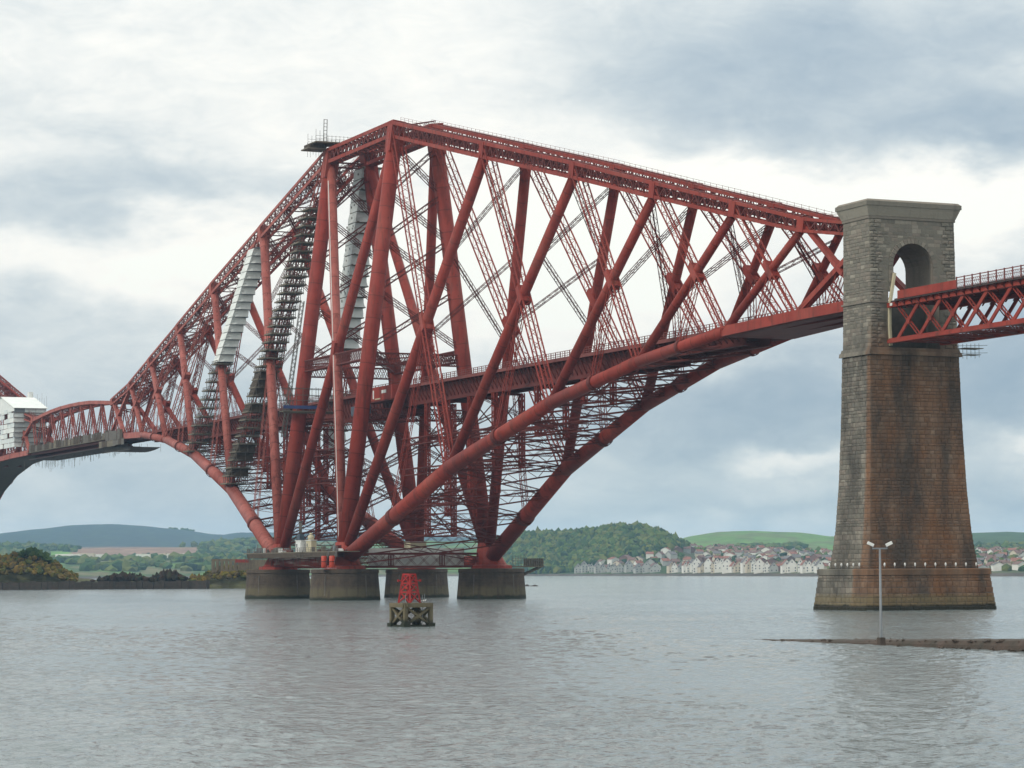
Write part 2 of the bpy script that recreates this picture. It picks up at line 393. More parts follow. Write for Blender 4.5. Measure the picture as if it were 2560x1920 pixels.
qq = np.stack([ii[:-1, :-1], ii[:-1, 1:], ii[1:, 1:], ii[1:, :-1]], -1).reshape(-1, 4)
wme = bpy.data.meshes.new('water'); wme.vertices.add(len(vv)); wme.vertices.foreach_set('co', vv.ravel().astype('f'))
wme.loops.add(qq.size); wme.loops.foreach_set('vertex_index', qq.ravel().astype('i')); wme.polygons.add(len(qq)); wme.polygons.foreach_set('loop_start', np.arange(0, qq.size, 4).astype('i'))
wme.polygons.foreach_set('use_smooth', np.ones(len(qq), bool)); wme.update(calc_edges=True); wme.validate(); wme.materials.append(M['water'])
wob = bpy.data.objects.new('water', wme); S.collection.objects.link(wob); wob['kind'] = 'structure'
def lerpt(tab, x):
    if x <= tab[0][0]: return tab[0][1]
    for (a, p), (c, q) in zip(tab, tab[1:]):
        if x <= c: return p+(q-p)*(x-a)/(c-a)
    return tab[-1][1]
SHORE = [(-600, 2700), (1100, 3300), (1320, 3220), (1700, 2838), (2040, 2430), (2500, 2186), (3200, 1950)]
P3 = [(-600, 1402), (1100, 1400), (1240, 1358), (1290, 1341), (1340, 1340), (1420, 1342), (1480, 1336), (1540, 1324), (1600, 1327), (1640, 1336), (1680, 1353), (1712, 1368), (1760, 1374), (1900, 1377), (2000, 1381), (2200, 1388), (2450, 1384), (2700, 1380)]
P4 = [(-600, 1369), (0, 1367), (200, 1370), (480, 1367), (560, 1357), (660, 1353), (900, 1353), (1280, 1350), (1680, 1354), (1720, 1342), (1760, 1334), (1800, 1329), (1900, 1327), (2000, 1331), (2080, 1340), (2200, 1342), (2450, 1331), (2700, 1328)]
P5 = [(-600, 1350), (0, 1333), (60, 1326), (180, 1313), (270, 1309.5), (330, 1312), (400, 1319), (470, 1326), (520, 1334), (560, 1337), (600, 1331), (660, 1331), (900, 1336), (1280, 1347), (1400, 1352), (2700, 1352)]
def D3(px): return lerpt([(-600, 4000), (1100, 4000), (1290, lerpt(SHORE, 1290)+520), (1690, lerpt(SHORE, 1690)+560), (1720, lerpt(SHORE, 1720)+850), (2700, lerpt(SHORE, 2700)+950)], px)
def slope(px, py): r = ray(px, py); return r.z/math.hypot(r.x, r.y)
_cache = {}
def prof(px):
    if px not in _cache:
        d0 = lerpt(SHORE, px); d3 = D3(px)
        _cache[px] = [(d0-40, -2.0), (d0, -.2), (d0+10, 1.6), (d0+60, 4.0), (d3, CAM.z+d3*slope(px, lerpt(P3, px))),
                      (d3+350, CAM.z+d3*slope(px, lerpt(P3, px))-6), (5600, CAM.z+5600*slope(px, lerpt(P4, px))), (6300, CAM.z+5600*slope(px, lerpt(P4, px))-12),
                      (9200, CAM.z+9200*slope(px, lerpt(P5, px))), (11500, 40)]
    return _cache[px]
def hterr(px, d):
    pf = prof(px)
    for (a, p), (c, q) in zip(pf, pf[1:]):
        if d <= c:
            k = min(1, max(0, (d-a)/(c-a)))
            if a > 2000 and (c-a) > 200: k = k*k*(3-2*k)*.5+k*.5
            return p+(q-p)*k
    return pf[-1][1]
def gp(px, d, z=None):
    r = ray(px, 1426); k = d/math.hypot(r.x, r.y)
    return V((CAM.x+r.x*k, CAM.y+r.y*k, hterr(px, d) if z is None else z))
def py_of(px, d, z):                 # photograph row of a point
    q = V((gp(px, d, 0).x, gp(px, d, 0).y, z))-CAM
    return 960-FPX*q.dot(_u)/q.dot(_f)
def land_colour(px, d, z):
    py = py_of(px, d, z); n = mnoise.noise((px*.012, d*.004, 0)); n2 = mnoise.noise((px*.03, d*.009, 7))
    d0 = lerpt(SHORE, px); d3 = D3(px)
    c = V((.075, .115, .04))
    if d < d0+26: return V((.10, .085, .07))
    if px > 1240:
        if d < d3+60:
            c = V((.05, .085, .03)) if px < 1700 else V((.085, .10, .05))+V((.03, .015, .01))*n
        elif d < 6000:
            c = V((.115, .205, .05)) if n+.35*n2 > -.10 else V((.13, .17, .06))
            if px > 2250: c = V((.05, .09, .035))
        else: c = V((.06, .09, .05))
    else:
        if d > 7000: c = V((.035, .055, .06)) if n2 > -.1 else V((.045, .07, .06))  # far ridge: some of the haze blue is put into the ground colour
        elif 1366+.012*abs(px-330) < py+n*3 < 1397 and 178 < px+n2*30 < 500: c = V((.26, .165, .115))
        elif 1381 < py < 1400 and 118 < px < 240: c = V((.14, .27, .05))
        elif n > .12: c = V((.10, .17, .045))
        elif n < -.25: c = V((.15, .14, .07))
        else: c = V((.06, .10, .035))
    return c*(1+.25*n2)
tm = bpy.data.materials.new('land'); tm.use_nodes = True; t = tm.node_tree; b = t.nodes['Principled BSDF']; b.inputs['Roughness'].default_value = .95; b.inputs['Specular IOR Level'].default_value = .1
at = t.nodes.new('ShaderNodeAttribute'); at.attribute_name = 'land'
geo = t.nodes.new('ShaderNodeNewGeometry'); nn = t.nodes.new('ShaderNodeTexNoise'); nn.inputs['Scale'].default_value = .03; nn.inputs['Detail'].default_value = 8; t.links.new(geo.outputs['Position'], nn.inputs['Vector'])
mr = t.nodes.new('ShaderNodeMapRange'); t.links.new(nn.outputs['Fac'], mr.inputs[0]); mr.inputs[1].default_value = .3; mr.inputs[2].default_value = .7; mr.inputs[3].default_value = .7; mr.inputs[4].default_value = 1.3
mm = t.nodes.new('ShaderNodeVectorMath'); mm.operation = 'SCALE'; t.links.new(at.outputs['Color'], mm.inputs[0]); t.links.new(mr.outputs[0], mm.inputs['Scale']); t.links.new(mm.outputs[0], b.inputs['Base Color'])
M['land'] = tm
def add_tint(o, cols, name):
    a = o.data.attributes.new(name, 'FLOAT_COLOR', 'POINT')
    flat = []
    for c in cols: flat += [c[0], c[1], c[2], 1.0]
    a.data.foreach_set('color', flat)
tb = MB(); rows = []; cols = []
pxs = [-420+14*i for i in range(224)]
ks = [i/70 for i in range(71)]
for k in ks:
    row = []
    for px in pxs:
        d0 = lerpt(SHORE, px)-40
        d = d0+(11500-d0)*k**1.9
        z = hterr(px, d); bumpz = mnoise.noise((px*.02, d*.006, 3))*2.0 if d > d0+150 else 0
        row.append(gp(px, d, z+bumpz)); cols.append(land_colour(px, d, z))
    rows.append(row)
tb.grid(rows, True); land = tb.build('hills', 'land', kind='structure'); add_tint(land, cols, 'land')

# ---- woods: clumped crowns on the far hills, one mass
def leafmat(name, cs):
    m = bpy.data.materials.new(name); m.use_nodes = True; t = m.node_tree; b = t.nodes['Principled BSDF']; b.inputs['Roughness'].default_value = .95; b.inputs['Specular IOR Level'].default_value = .1
    at = t.nodes.new('ShaderNodeAttribute'); at.attribute_name = 'tint'
    r = t.nodes.new('ShaderNodeValToRGB'); t.links.new(at.outputs['Fac'], r.inputs[0])
    e = r.color_ramp.elements; e[0].color = (*cs[0], 1); e[1].color = (*cs[-1], 1)
    for i, c in enumerate(cs[1:-1]):
        k = e.new((i+1)/(len(cs)-1)); k.color = (*c, 1)
    t.links.new(r.outputs[0], b.inputs['Base Color']); M[name] = m
leafmat('wood', [(.020, .042, .018), (.045, .085, .025), (.085, .125, .03), (.13, .14, .04), (.03, .06, .03)])
leafmat('gorse', [(.05, .065, .02), (.10, .095, .02), (.17, .125, .02), (.07, .055, .03), (.20, .13, .03)])
leafmat('bush', [(.022, .022, .015), (.045, .03, .022), (.06, .038, .026), (.035, .045, .02)])
leafmat('greenbush', [(.022, .045, .016), (.04, .075, .02), (.07, .10, .03)])
import bmesh
def ico(sub):
    bm = bmesh.new(); bmesh.ops.create_icosphere(bm, subdivisions=sub, radius=1.0)
    v = [x.co.copy() for x in bm.verts]; f = [tuple(y.index for y in x.verts) for x in bm.faces]; bm.free(); return v, f
ICO1 = ico(1); ICO2 = ico(2)
def crown(mb, tints, c, r, h, base=ICO1, rough=.35):
    n = len(mb.v); o = V((R.random()*50, R.random()*50, R.random()*50)); tv = R.random()
    for v in base[0]:
        k = 1+rough*mnoise.noise(v*1.6+o)*1.6
        mb.v.append(c+V((v.x*r*k, v.y*r*k, (v.z*.5+.42)*h*k))); tints.append(min(1, max(0, tv+.25*mnoise.noise(v*2.2+o))))
    for f in base[1]: mb.face(tuple(n+i for i in f), False)
def set_tint(o, tints):
    a = o.data.attributes.new('tint', 'FLOAT', 'POINT'); a.data.foreach_set('value', tints)
def wood(name, label, spots, mt='wood'):
    mb = MB(); ti = []
    for (p, r, h) in spots: crown(mb, ti, p, r, h)
    o = mb.build(name, mt); set_tint(o, ti); o['label'] = label; o['category'] = 'woodland'; o['kind'] = 'stuff'; return o
def town_line(px): return lerpt([(1240, 1440), (1430, 1428), (1500, 1412), (1600, 1392), (1700, 1374), (1760, 1366), (2000, 1372), (2600, 1376)], px)
sp = []
while len(sp) < 5200:
    px = R.uniform(1235, 1722); d0 = lerpt(SHORE, px); d = R.uniform(d0+25, D3(px)+30); z = hterr(px, d)
    if py_of(px, d, z) > town_line(px)+R.uniform(-3, 5): continue
    k_ = R.random()**2; sp.append((gp(px, d, z-1.5), 2.4+3.8*k_, 5+6*k_+R.uniform(0, 4)))
wood('wooded_hill_trees', 'dense green wood covering the rounded hill between bridge and town', sp)
sp = []
while len(sp) < 900:
    px = R.uniform(1440, 2640); d0 = lerpt(SHORE, px); d = d0+70+(D3(px)+250-d0)*R.random(); z = hterr(px, d)
    if mnoise.noise((px*.02, d*.006, 5)) < -.05 and R.random() < .75: continue
    sp.append((gp(px, d, z-1), R.uniform(3, 6), R.uniform(5, 9.5)))
for _ in range(420):
    px = R.uniform(2380, 2680); d = R.uniform(3300, 4300); sp.append((gp(px, d, hterr(px, d)-1), R.uniform(6, 10), R.uniform(9, 14)))
for _ in range(110):
    px = R.uniform(1840, 2010); d = 4300+R.gauss(0, 60)+(px-1840)*1.2; sp.append((gp(px, d, hterr(px, d)-1), R.uniform(6, 9), R.uniform(7, 11)))
wood('town_trees', 'scattered trees among the houses of the far shore town', sp)
sp = []
n = 0
while len(sp) < 1700 and n < 60000:
    n += 1
    px = R.uniform(-250, 760); d = R.uniform(3300, 6100); z = hterr(px, d); py = py_of(px, d, z)
    c = land_colour(px, d, z)
    if c.x > .12: continue
    if d < 5000 and px < 480 and mnoise.noise((px*.01, d*.0022, 9)) < .02: continue
    sp.append((gp(px, d, z-1.5), R.uniform(6, 11), R.uniform(8, 15)))
for px in (425, 432, 437, 442, 456, 462, 468, 474, 481): sp.append((gp(px, 9150, hterr(px, 9150)-2), 8, 9))
wood('field_edge_trees', 'tree belts between fields below the blue ridge', sp)

# ------------------------------------------------------------------ masonry: round bridge piers
TP = 7.2
def round_pier(x, y, label):
    t = thing('round_pier', label, 'bridge pier', (x, y, 0), 'round stone piers under the steel columns')
    m = MB(); prof = []; z0 = -3.0; zs = TP-.95
    for i in range(14):                                     # stone courses, each slightly recessed at its joint
        a = z0+(zs-z0)*i/14; c = z0+(zs-z0)*(i+1)/14
        ra = 8.45-(a-z0)*.088; rc = 8.45-(c-z0)*.088; H = zs-z0
        prof += [((a-z0)/H, ra-.05), ((a-z0+.05)/H, ra), ((c-z0-.05)/H, rc), ((c-z0)/H, rc-.05)]
    m.rings(prof, (x, y, z0), (x, y, zs), 48, smooth=False); m.build('shaft', 'granite', t)
    m = MB(); m.rings([(0, 7.72), (.08, 7.85), (.9, 7.75), (1, 7.6)], (x, y, zs), (x, y, TP), 48, smooth=False); m.build('cap', 'granite', t)
    m = MB()
    for k in range(5):
        a = k*1.256+.3; m.bar((x+8.0*math.cos(a), y+8.0*math.sin(a), 1.0), (x+7.75*math.cos(a), y+7.75*math.sin(a), 5.8), .16, .16, V((math.cos(a), math.sin(a), 0)))
    m.build('fender_strip', 'scaf', t, kind='stuff')
XP = 23.6
round_pier(-XP, -18.3, 'round dark stone pier on the left nearest the camera, under the platform')
round_pier(XP, -18.3, 'round stone pier beside the red tanks, in front of the tarpaulin girder')
round_pier(-XP, 18.3, 'shadowed round stone pier directly behind the red beacon')
round_pier(XP, 18.3, 'rightmost of the four round stone piers, clear of the others')

# ------------------------------------------------------------------ steel cantilever
XN = [22.1, 75.3, 120.0, 154.5, 185.0, 208.3, 229.8]
ZB = [8.9, 28.6, 39.8, 45.5, 48.5, 49.2, 49.5]
ZT = [110.0, 97.2, 86.5, 77.9, 70.4, 64.7, 61.2]
YB = [18.2, 13.6, 10.4, 8.2, 6.7, 5.7, 4.9]
YT = [5.03, 4.8, 4.5, 4.2, 3.95, 3.7, 3.4]
RB = [1.83, 1.66, 1.38, 1.14, .95, .9, .9]
RS = [1.25, 1.12, 1.0, .88, .76, .66]
TD = [3.9, 3.7, 3.5, 3.2, 2.9, 2.5, 2.2]
DECK = 49.3
def build_arm(root, xb, sg, detail=True, old=False):
    """one cantilever arm; xb tower centre, sg direction. y<0 is the camera side"""
    def B(i, s): return V((xb+sg*XN[i], s*YB[i], ZB[i]))
    def T(i, s): return V((xb+sg*XN[i], s*YT[i], ZT[i]))
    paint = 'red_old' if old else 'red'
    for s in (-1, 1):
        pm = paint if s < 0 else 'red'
        for i in range(6):
            b0, b1, t0, t1 = B(i, s), B(i+1, s), T(i, s), T(i+1, s)
            # bottom chord: round tube, then a plated box near the end
            m = MB()
            if i < 4: m.tube(b0, b1, RB[i], RB[i+1], 24)
            else: m.bar(b0, b1, 1.4, 1.75, Z, True)
            bc = m.build('bottom_chord', pm, root)
            if i < 4:
                m = MB()                                     # longitudinal cover strips and mid-bay saddle
                a = (b1-b0).normalized(); up = Z-a*Z.dot(a); up.normalize()
                for k in (-.22, .22): m.bar(b0.lerp(b1, .82)+up*(RB[i+1]+.05)+Y*k, b1+up*(RB[i+1]+.03)+Y*k, .12, .12, up, True)
                m.build('cover_strip', pm, bc, kind='stuff'); m = MB()
                m.rings([(0, RB[i]+.02), (0, RB[i]+.14), (1, RB[i]+.14), (1, RB[i]+.02)], b0.lerp(b1, .485), b0.lerp(b1, .515), 24, False)
                m.build('saddle', 'red_dark', bc)
            # top chord: two-web lattice box girder
            m = MB(); ml = MB(); a = (t1-t0).normalized(); up = Z-a*Z.dot(a); up.normalize()
            d0, d1 = TD[i], TD[i+1]; hw = 1.25-.08*i; fl = .2
            for e in (-1, 1):
                for q in (-1, 1):
                    p0 = t0+up*(q*d0*(.5-fl/2))+Y*(e*hw); p1 = t1+up*(q*d1*(.5-fl/2))+Y*(e*hw)
                    m.bar(p0, p1, .30, d0*fl, up)
                n = max(4, int((t1-t0).length/1.5))
                for k in range(n):
                    c0, c1 = t0.lerp(t1, k/n), t0.lerp(t1, (k+1)/n); dd = d0+(d1-d0)*k/n; sgn = 1 if k % 2 else -1; q = dd*(.5-fl)
                    ml.bar(c0+up*(q*sgn)+Y*(e*hw), c1-up*(q*sgn)+Y*(e*hw), .12, .24, up)
                    if k % 3 == 0: ml.bar(c0+up*q+Y*(e*hw), c0-up*q+Y*(e*hw), .2, .2, X)
            n = max(3, int((t1-t0).length/2.6))
            for k in range(n):
                c0, c1 = t0.lerp(t1, k/n), t0.lerp(t1, (k+1)/n); q = d0/2*.97
                for sq in (-1, 1):
                    ml.bar(c0+up*(q*sq)+Y*hw, c1+up*(q*sq)-Y*hw, .2, .08, up); ml.bar(c0+up*(q*sq)-Y*hw, c1+up*(q*sq)+Y*hw, .2, .08, up)
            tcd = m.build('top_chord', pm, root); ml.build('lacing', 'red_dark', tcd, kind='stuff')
            m = MB(); m.bar(t1-a*1.1, t1+a*1.1, 2*hw+.34, d1*.96, up, True); m.build('gusset', pm, tcd)
            # handrail along the chord top
            m = MB(); n = max(3, int((t1-t0).length/2.4))
            for k in range(n):
                c = t0.lerp(t1, k/n)+up*(d0/2); m.bar(c-Y*hw*s*.9, c-Y*hw*s*.9+Z*.95, .05)
            for hh in (.5, .95): m.bar(t0+up*(d0/2)-Y*hw*s*.9+Z*hh, t1+up*(d1/2)-Y*hw*s*.9+Z*hh, .05)
            m.build('handrail', 'rail_red', tcd, kind='stuff')
            # tubular strut bottom(i) -> top(i+1)
            m = MB(); q0, q1 = b0.lerp(t1, .012), t1-(t1-b0).normalized()*.6
            (m.tube(q0, q1, RS[i], RS[i]*.93, 20) if i < 5 else m.bar(q0, q1, .95, 1.25, Y, True))
            st = m.build('strut', pm, root)
            m = MB(); ax = (q1-q0).normalized(); n = int((q1-q0).length/2.6); out = Y*s; out = (out-ax*out.dot(ax)).normalized(); sid = ax.cross(out)
            for k in range(2, n):                            # climbing lugs
                c = q0.lerp(q1, k/n)
                for e in (-1, 1): m.box(c+sid*(e*RS[i]*.97)+out*.2, (.16, .16, .16))
            m.build('lug', 'red_dark', st, kind='stuff')
            gw = RS[i]*1.9                                   # fish plates where the strut enters the chords
            for c, dr in ((q1, (q0-q1).normalized()), (q0, (q1-q0).normalized())):
                m = MB(); n1_ = len(m.v); m.rings([(0, RS[i]*1.12), (.35, RS[i]*1.10), (1, RS[i]*.96)], c, c+dr*4.6, 4, True, False)
                m.build('strut_shoe', pm, st)
            # lattice tie top(i) -> bottom(i+1)
            lat = dict(w=2.5-.24*i, d=2.1-.2*i, w1=2.0-.2*i, d1=1.7-.17*i, ref=Y, bar=.25-.012*i, lac=.095, pitch=1.9-.09*i)
            if i < 5: lattice_part('tie', root, pm, segs=[(t0, b1)], **lat)
            else: m = MB(); m.bar(t0, b1, .8, 1.05, Y, True); m.build('tie', pm, root)
            # crossing of strut and tie (x,z plane) and the lattice hanger below it
            A = t1.x-b0.x; C = b1.x-t0.x; E = t1.z-b0.z; Fz = b1.z-t0.z
            k = ((t0.x-b0.x)*Fz-(t0.z-b0.z)*C)/(A*Fz-E*C); X0 = b0.lerp(t1, k)
            m = MB(); ax2 = (b1-t0).normalized(); m.bar(X0-ax2*2.2, X0+ax2*2.2, RS[i]*1.25, RS[i]*2.04, Y, True); m.build('crossing_plate', pm, root)
            fz = b0.lerp(b1, .5)+Z*RB[i]*.8
            lattice_part('hanger', root, pm, segs=[(X0-Z*1.5, fz)], w=1.2, d=1.0, ref=Y, bar=.13, lac=.07, pitch=1.9)
    # bracing between the two sides
    for i in range(6):
        segs = []
        b0, t1 = B(i, -1), T(i+1, -1); B0, T1 = B(i, 1), T(i+1, 1)
        zs = [z for z in (ZB[i]+6, ZB[i]+20, 43.2) if z <= 43.3 and z > ZB[i]+4]
        lev = sorted(set(zs)); hi = [57.0]
        H = ZT[i+1]-57-2
        n = max(1, round(H/17)); hi = [57+H*k/n for k in range(n+1)]
        def pt(a, c, z): return a.lerp(c, (z-a.z)/(c.z-a.z))
        for lv in (lev, hi):
            for z0, z1 in zip(lv, lv[1:]):
                segs += [(pt(b0, t1, z0), pt(B0, T1, z1)), (pt(B0, T1, z0), pt(b0, t1, z1))]
        segs = [q for q in segs if (q[0]-q[1]).length > 3]
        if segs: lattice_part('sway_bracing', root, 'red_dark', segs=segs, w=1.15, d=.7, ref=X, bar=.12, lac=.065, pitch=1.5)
        # horizontal bracing between the bottom chords
        n = (4, 4, 3, 2, 1, 1)[i]; segs = []; xs = []; xb_ = []
        for k in range(n):
            p, q = B(i, -1).lerp(B(i+1, -1), k/n), B(i, -1).lerp(B(i+1, -1), (k+1)/n)
            pf, qf = V((p.x, -p.y, p.z)), V((q.x, -q.y, q.z))
            if k or i: segs.append((p, pf))
            xb_.append((p, qf)); xs.append((pf, q))
        lattice_part('cross_girder', root, 'red_dark', segs=segs or [(B(i+1, -1), B(i+1, 1))], w=1.3-.1*i, d=.9, ref=Z, bar=.17, lac=.08, pitch=1.7)
        lattice_part('wind_bracing', root, 'red_dark', segs=xb_, w=1.9-.15*i, d=1.1, ref=Z, bar=.30, lac=.11, pitch=2.0)
        lattice_part('wind_bracing', root, 'red_dark', segs=xs, w=1.0, d=.7, ref=Z, bar=.11, lac=.05, pitch=2.0)
        # trestles carrying the railway inside the arm
        if i < 3:
            for kk in ((.5, 1.0) if i else (.28, .5, .75, 1.0)):
                c = B(i, -1).lerp(B(i+1, -1), kk)
                if c.z > 41: continue
                sg2 = []
                for y in (-3.2, 3.2): sg2.append(((c.x, y, c.z), (c.x, y, 44.8)))
                lattice_part('trestle_leg', root, 'red', segs=sg2, w=1.0, d=.8, ref=X, bar=.24, lac=.12, pitch=1.1)
                m = MB(); z0 = c.z; nn = max(1, round((44.5-z0)/8))
                for j in range(nn):
                    za, zb2 = z0+(44.5-z0)*j/nn, z0+(44.5-z0)*(j+1)/nn
                    m.bar((c.x, -3.2, za), (c.x, 3.2, zb2), .22); m.bar((c.x, 3.2, za), (c.x, -3.2, zb2), .22); m.bar((c.x, -3.2, zb2), (c.x, 3.2, zb2), .4, .5)
                m.build('trestle_bracing', 'red_dark', root)
        if i == 0 and detail:                                # longitudinal girders tying the trestles together
            for zl in (15.5, 22.5, 29.5, 36.5):
                j = max(q for q in range(6) if ZB[q] <= zl); xe = XN[j]+(XN[j+1]-XN[j])*(zl-ZB[j])/(ZB[j+1]-ZB[j])
                for y in (-3.4, 3.4): lattice_part('long_girder', root, 'red_dark', segs=[((xb+sg*22.1, y, zl), (xb+sg*xe, y, zl))], w=1.5, d=1.0, ref=Z, bar=.24, lac=.1, pitch=1.9)
        # plan bracing between the top chords
        segs = []; n = (3, 3, 2, 2, 2, 2)[i]
        for k in range(n):
            p, q = T(i, -1).lerp(T(i+1, -1), k/n), T(i, -1).lerp(T(i+1, -1), (k+1)/n)
            segs += [(p, V((q.x, -q.y, q.z))), (V((p.x, -p.y, p.z)), q), (q, V((q.x, -q.y, q.z)))]
        lattice_part('top_bracing', root, 'red_dark', segs=segs, w=1.1, d=.8, ref=Z, bar=.17, lac=.1, pitch=1.2)
        x0, x1 = xb+sg*XN[i], xb+sg*XN[i+1]
        deck_bay(root, min(x0, x1), max(x0, x1), 44.9 if i < 3 else 46.2 if i == 3 else 47.9)
        if i >= 4:                                           # plated floor between the end chords
            m = MB(); p, q = B(i, -1), B(i+1, -1); m.grid([[p-Z*1.0, V((p.x, -p.y, p.z-1.0))], [q-Z*1.0, V((q.x, -q.y, q.z-1.0))]], False); m.build('floor_plate', 'red_dark', root)
def deck_bay(root, x0, x1, zlow, hw=4.3, rails=True):
    m = MB(); m.box(((x0+x1)/2, 0, DECK-.15), (x1-x0, hw*2, .3))
    d = m.build('deck', 'deck', root)
    m = MB()
    for y in (-2.5, 2.5):
        m.box(((x0+x1)/2, y, (DECK-.3+zlow)/2), (x1-x0, .22, DECK-.3-zlow)); m.box(((x0+x1)/2, y, zlow+.15), (x1-x0-.01, .9, .3))
    m.build('deck_girder', 'red_dark', d)
    m = MB(); n = max(2, int((x1-x0)/2.1))
    for k in range(n+1):
        x = x0+.06+(x1-x0-.12)*k/n
        for s in (-1, 1):
            m.bar((x, s*2.6, zlow+.8), (x, s*(hw-.1), DECK-.5), .18, .26, X); m.bar((x, s*2.6, DECK-.45), (x, s*(hw-.05), DECK-.45), .14, .26)
        if k % 3 == 0: m.bar((x, -2.5, zlow+.6), (x, 2.5, zlow+.6), .3, .6); m.bar((x, -2.5, zlow+.6), (x, 2.5, DECK-.6), .2); m.bar((x, 2.5, zlow+.6), (x, -2.5, DECK-.6), .2)
    m.build('deck_bracket', 'red_dark', d, kind='stuff')
    if rails:
        for s in (-1, 1):
            m = MB(); y = s*(hw-.05)
            m.box(((x0+x1)/2, y, DECK-.1), (x1-x0-.02, .16, .7))
            for hh in (.55, 1.0, 1.45): m.bar((x0, y, DECK+hh), (x1, y, DECK+hh), .1, .1)
            n2 = max(2, int((x1-x0)/1.1))
            for k in range(n2+1):
                x = x0+.05+(x1-x0-.1)*k/n2; m.bar((x, y, DECK), (x, y, DECK+1.5), .16 if k % 2 == 0 else .07)
            m.build('parapet', 'rail_red', d, kind='stuff')

bridge = thing('cantilever_bridge', 'huge red steel cantilever of tubes and lattice ties on four round piers', 'bridge', (0, 0, TP))
build_arm(bridge, 0, 1)
build_arm(bridge, 0, -1, old=True)
# ---- the tower between the arms
XC = 22.1
for sx_ in (-1, 1):
    for s in (-1, 1):
        m = MB(); p = V((sx_*XC, s*18.2, 8.0)); q = V((sx_*XC, s*5.03, 109.0))
        m.tube(p, q, 1.86, 1.76, 32); col = m.build('column', 'red', bridge)
        m = MB(); m.bar(p.lerp(q, .955), p.lerp(q, 1.028), 3.3, 3.3, X, True); m.build('column_head', 'red', col)
        m = MB(); ax = (q-p).normalized()
        for k in range(4, 40):
            c = p.lerp(q, k/40)
            for e in (-1, 1): m.box(c+X*(e*1.85), (.16, .2, .2))
        m.build('lug', 'red_dark', col, kind='stuff')
        # skewback: the plated shoe on the pier
        m = MB(); b0 = V((sx_*XP, s*18.3, TP)); rows = []
        for z, r, k in ((0, 4.7, 0), (.7, 4.6, 0), (.9, 3.6, .1), (2.2, 3.1, .4), (4.2, 2.6, .8), (6.2, 2.1, 1)):
            c = b0+V((-sx_*1.2*k, -s*.5*k, z)); rows.append([c+V((r*1.25*math.cos(a*math.pi/8+math.pi/16), r*math.sin(a*math.pi/8+math.pi/16), 0)) for a in range(16)])
        m.grid(rows, False, True); m.face(tuple(range(len(m.v)-16, len(m.v)))); m.build('skewback', 'red', bridge)
        m = MB()
        for a in range(20):
            aa = a*math.pi/10; c = b0+V((5.2*math.cos(aa), 4.1*math.sin(aa), .35)); m.box(c, (.35, .35, .7))
        m.build('holding_bolt', 'red_dark', bridge, kind='stuff')
for s in (-1, 1):
    bl, br, tl, tr = V((-XC, s*18.2, 9.4)), V((XC, s*18.2, 9.4)), V((-XC, s*5.03, 108.4)), V((XC, s*5.03, 108.4))
    m = MB(); m.tube(bl, tr, 1.22, 1.15, 20); m.build('tower_diagonal', 'red', bridge)
    m = MB(); off = Y*(.0*s); m.tube(br+off, tl+off, 1.22, 1.15, 20); d2 = m.build('tower_diagonal', 'red_old' if s < 0 else 'red', bridge)
    m = MB(); o2 = X*.55+Y*(s*1.08); m.bar(br.lerp(tl, .03)+o2, tl.lerp(br, .05)+o2, .16, .16, Y); m.build('ladder_rail', 'sheet_new', d2)
    X0 = bl.lerp(tr, .5); m = MB(); m.bar(X0-V((1.0, 0, 2.6)), X0+V((1.0, 0, 2.6)), 2.0, 2.5, Y, True); m.build('crossing_plate', 'red', bridge)
    # top chord over the tower
    m = MB(); ml = MB(); t0, t1 = V((-XC, s*5.03, 110)), V((XC, s*5.03, 110)); d0 = 3.9
    for e in (-1, 1):
        for q in (-1, 1): m.bar(t0+Z*(q*d0*.385)+Y*e*1.25, t1+Z*(q*d0*.385)+Y*e*1.25, .3, d0*.23, Z)
        for k in range(30):
            c0, c1 = t0.lerp(t1, k/30), t0.lerp(t1, (k+1)/30); g = 1 if k % 2 else -1
            ml.bar(c0+Z*(g*d0*.27)+Y*e*1.25, c1-Z*(g*d0*.27)+Y*e*1.25, .18, .5, Z)
    for k in range(16):
        c0, c1 = t0.lerp(t1, k/16), t0.lerp(t1, (k+1)/16)
        for q in (-1, 1): ml.bar(c0+Z*(q*1.9)+Y*1.2, c1+Z*(q*1.9)-Y*1.2, .5, .08, Z); ml.bar(c0+Z*(q*1.9)-Y*1.2, c1+Z*(q*1.9)+Y*1.2, .5, .08, Z)
    tcd = m.build('top_chord', 'red', bridge); ml.build('lacing', 'red_dark', tcd, kind='stuff')
    # horizontal tube between the skewbacks, and the bottom lattice
    m = MB(); m.tube(V((-XC, s*18.2, 8.9)), V((XC, s*18.2, 8.9)), 1.3, 1.3, 20); m.build('base_tube', 'red', bridge)
    # portal girder level with the railway
    f = (57.2-8)/(109-8); yy = s*(18.2+(5.03-18.2)*f)
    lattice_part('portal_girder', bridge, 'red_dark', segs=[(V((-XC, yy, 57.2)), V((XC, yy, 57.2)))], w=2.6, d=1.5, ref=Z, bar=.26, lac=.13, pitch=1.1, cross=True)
def colpt(sx_, s, z): f = (z-8)/(109-8); return V((sx_*XC, s*(18.2+(5.03-18.2)*f), z))
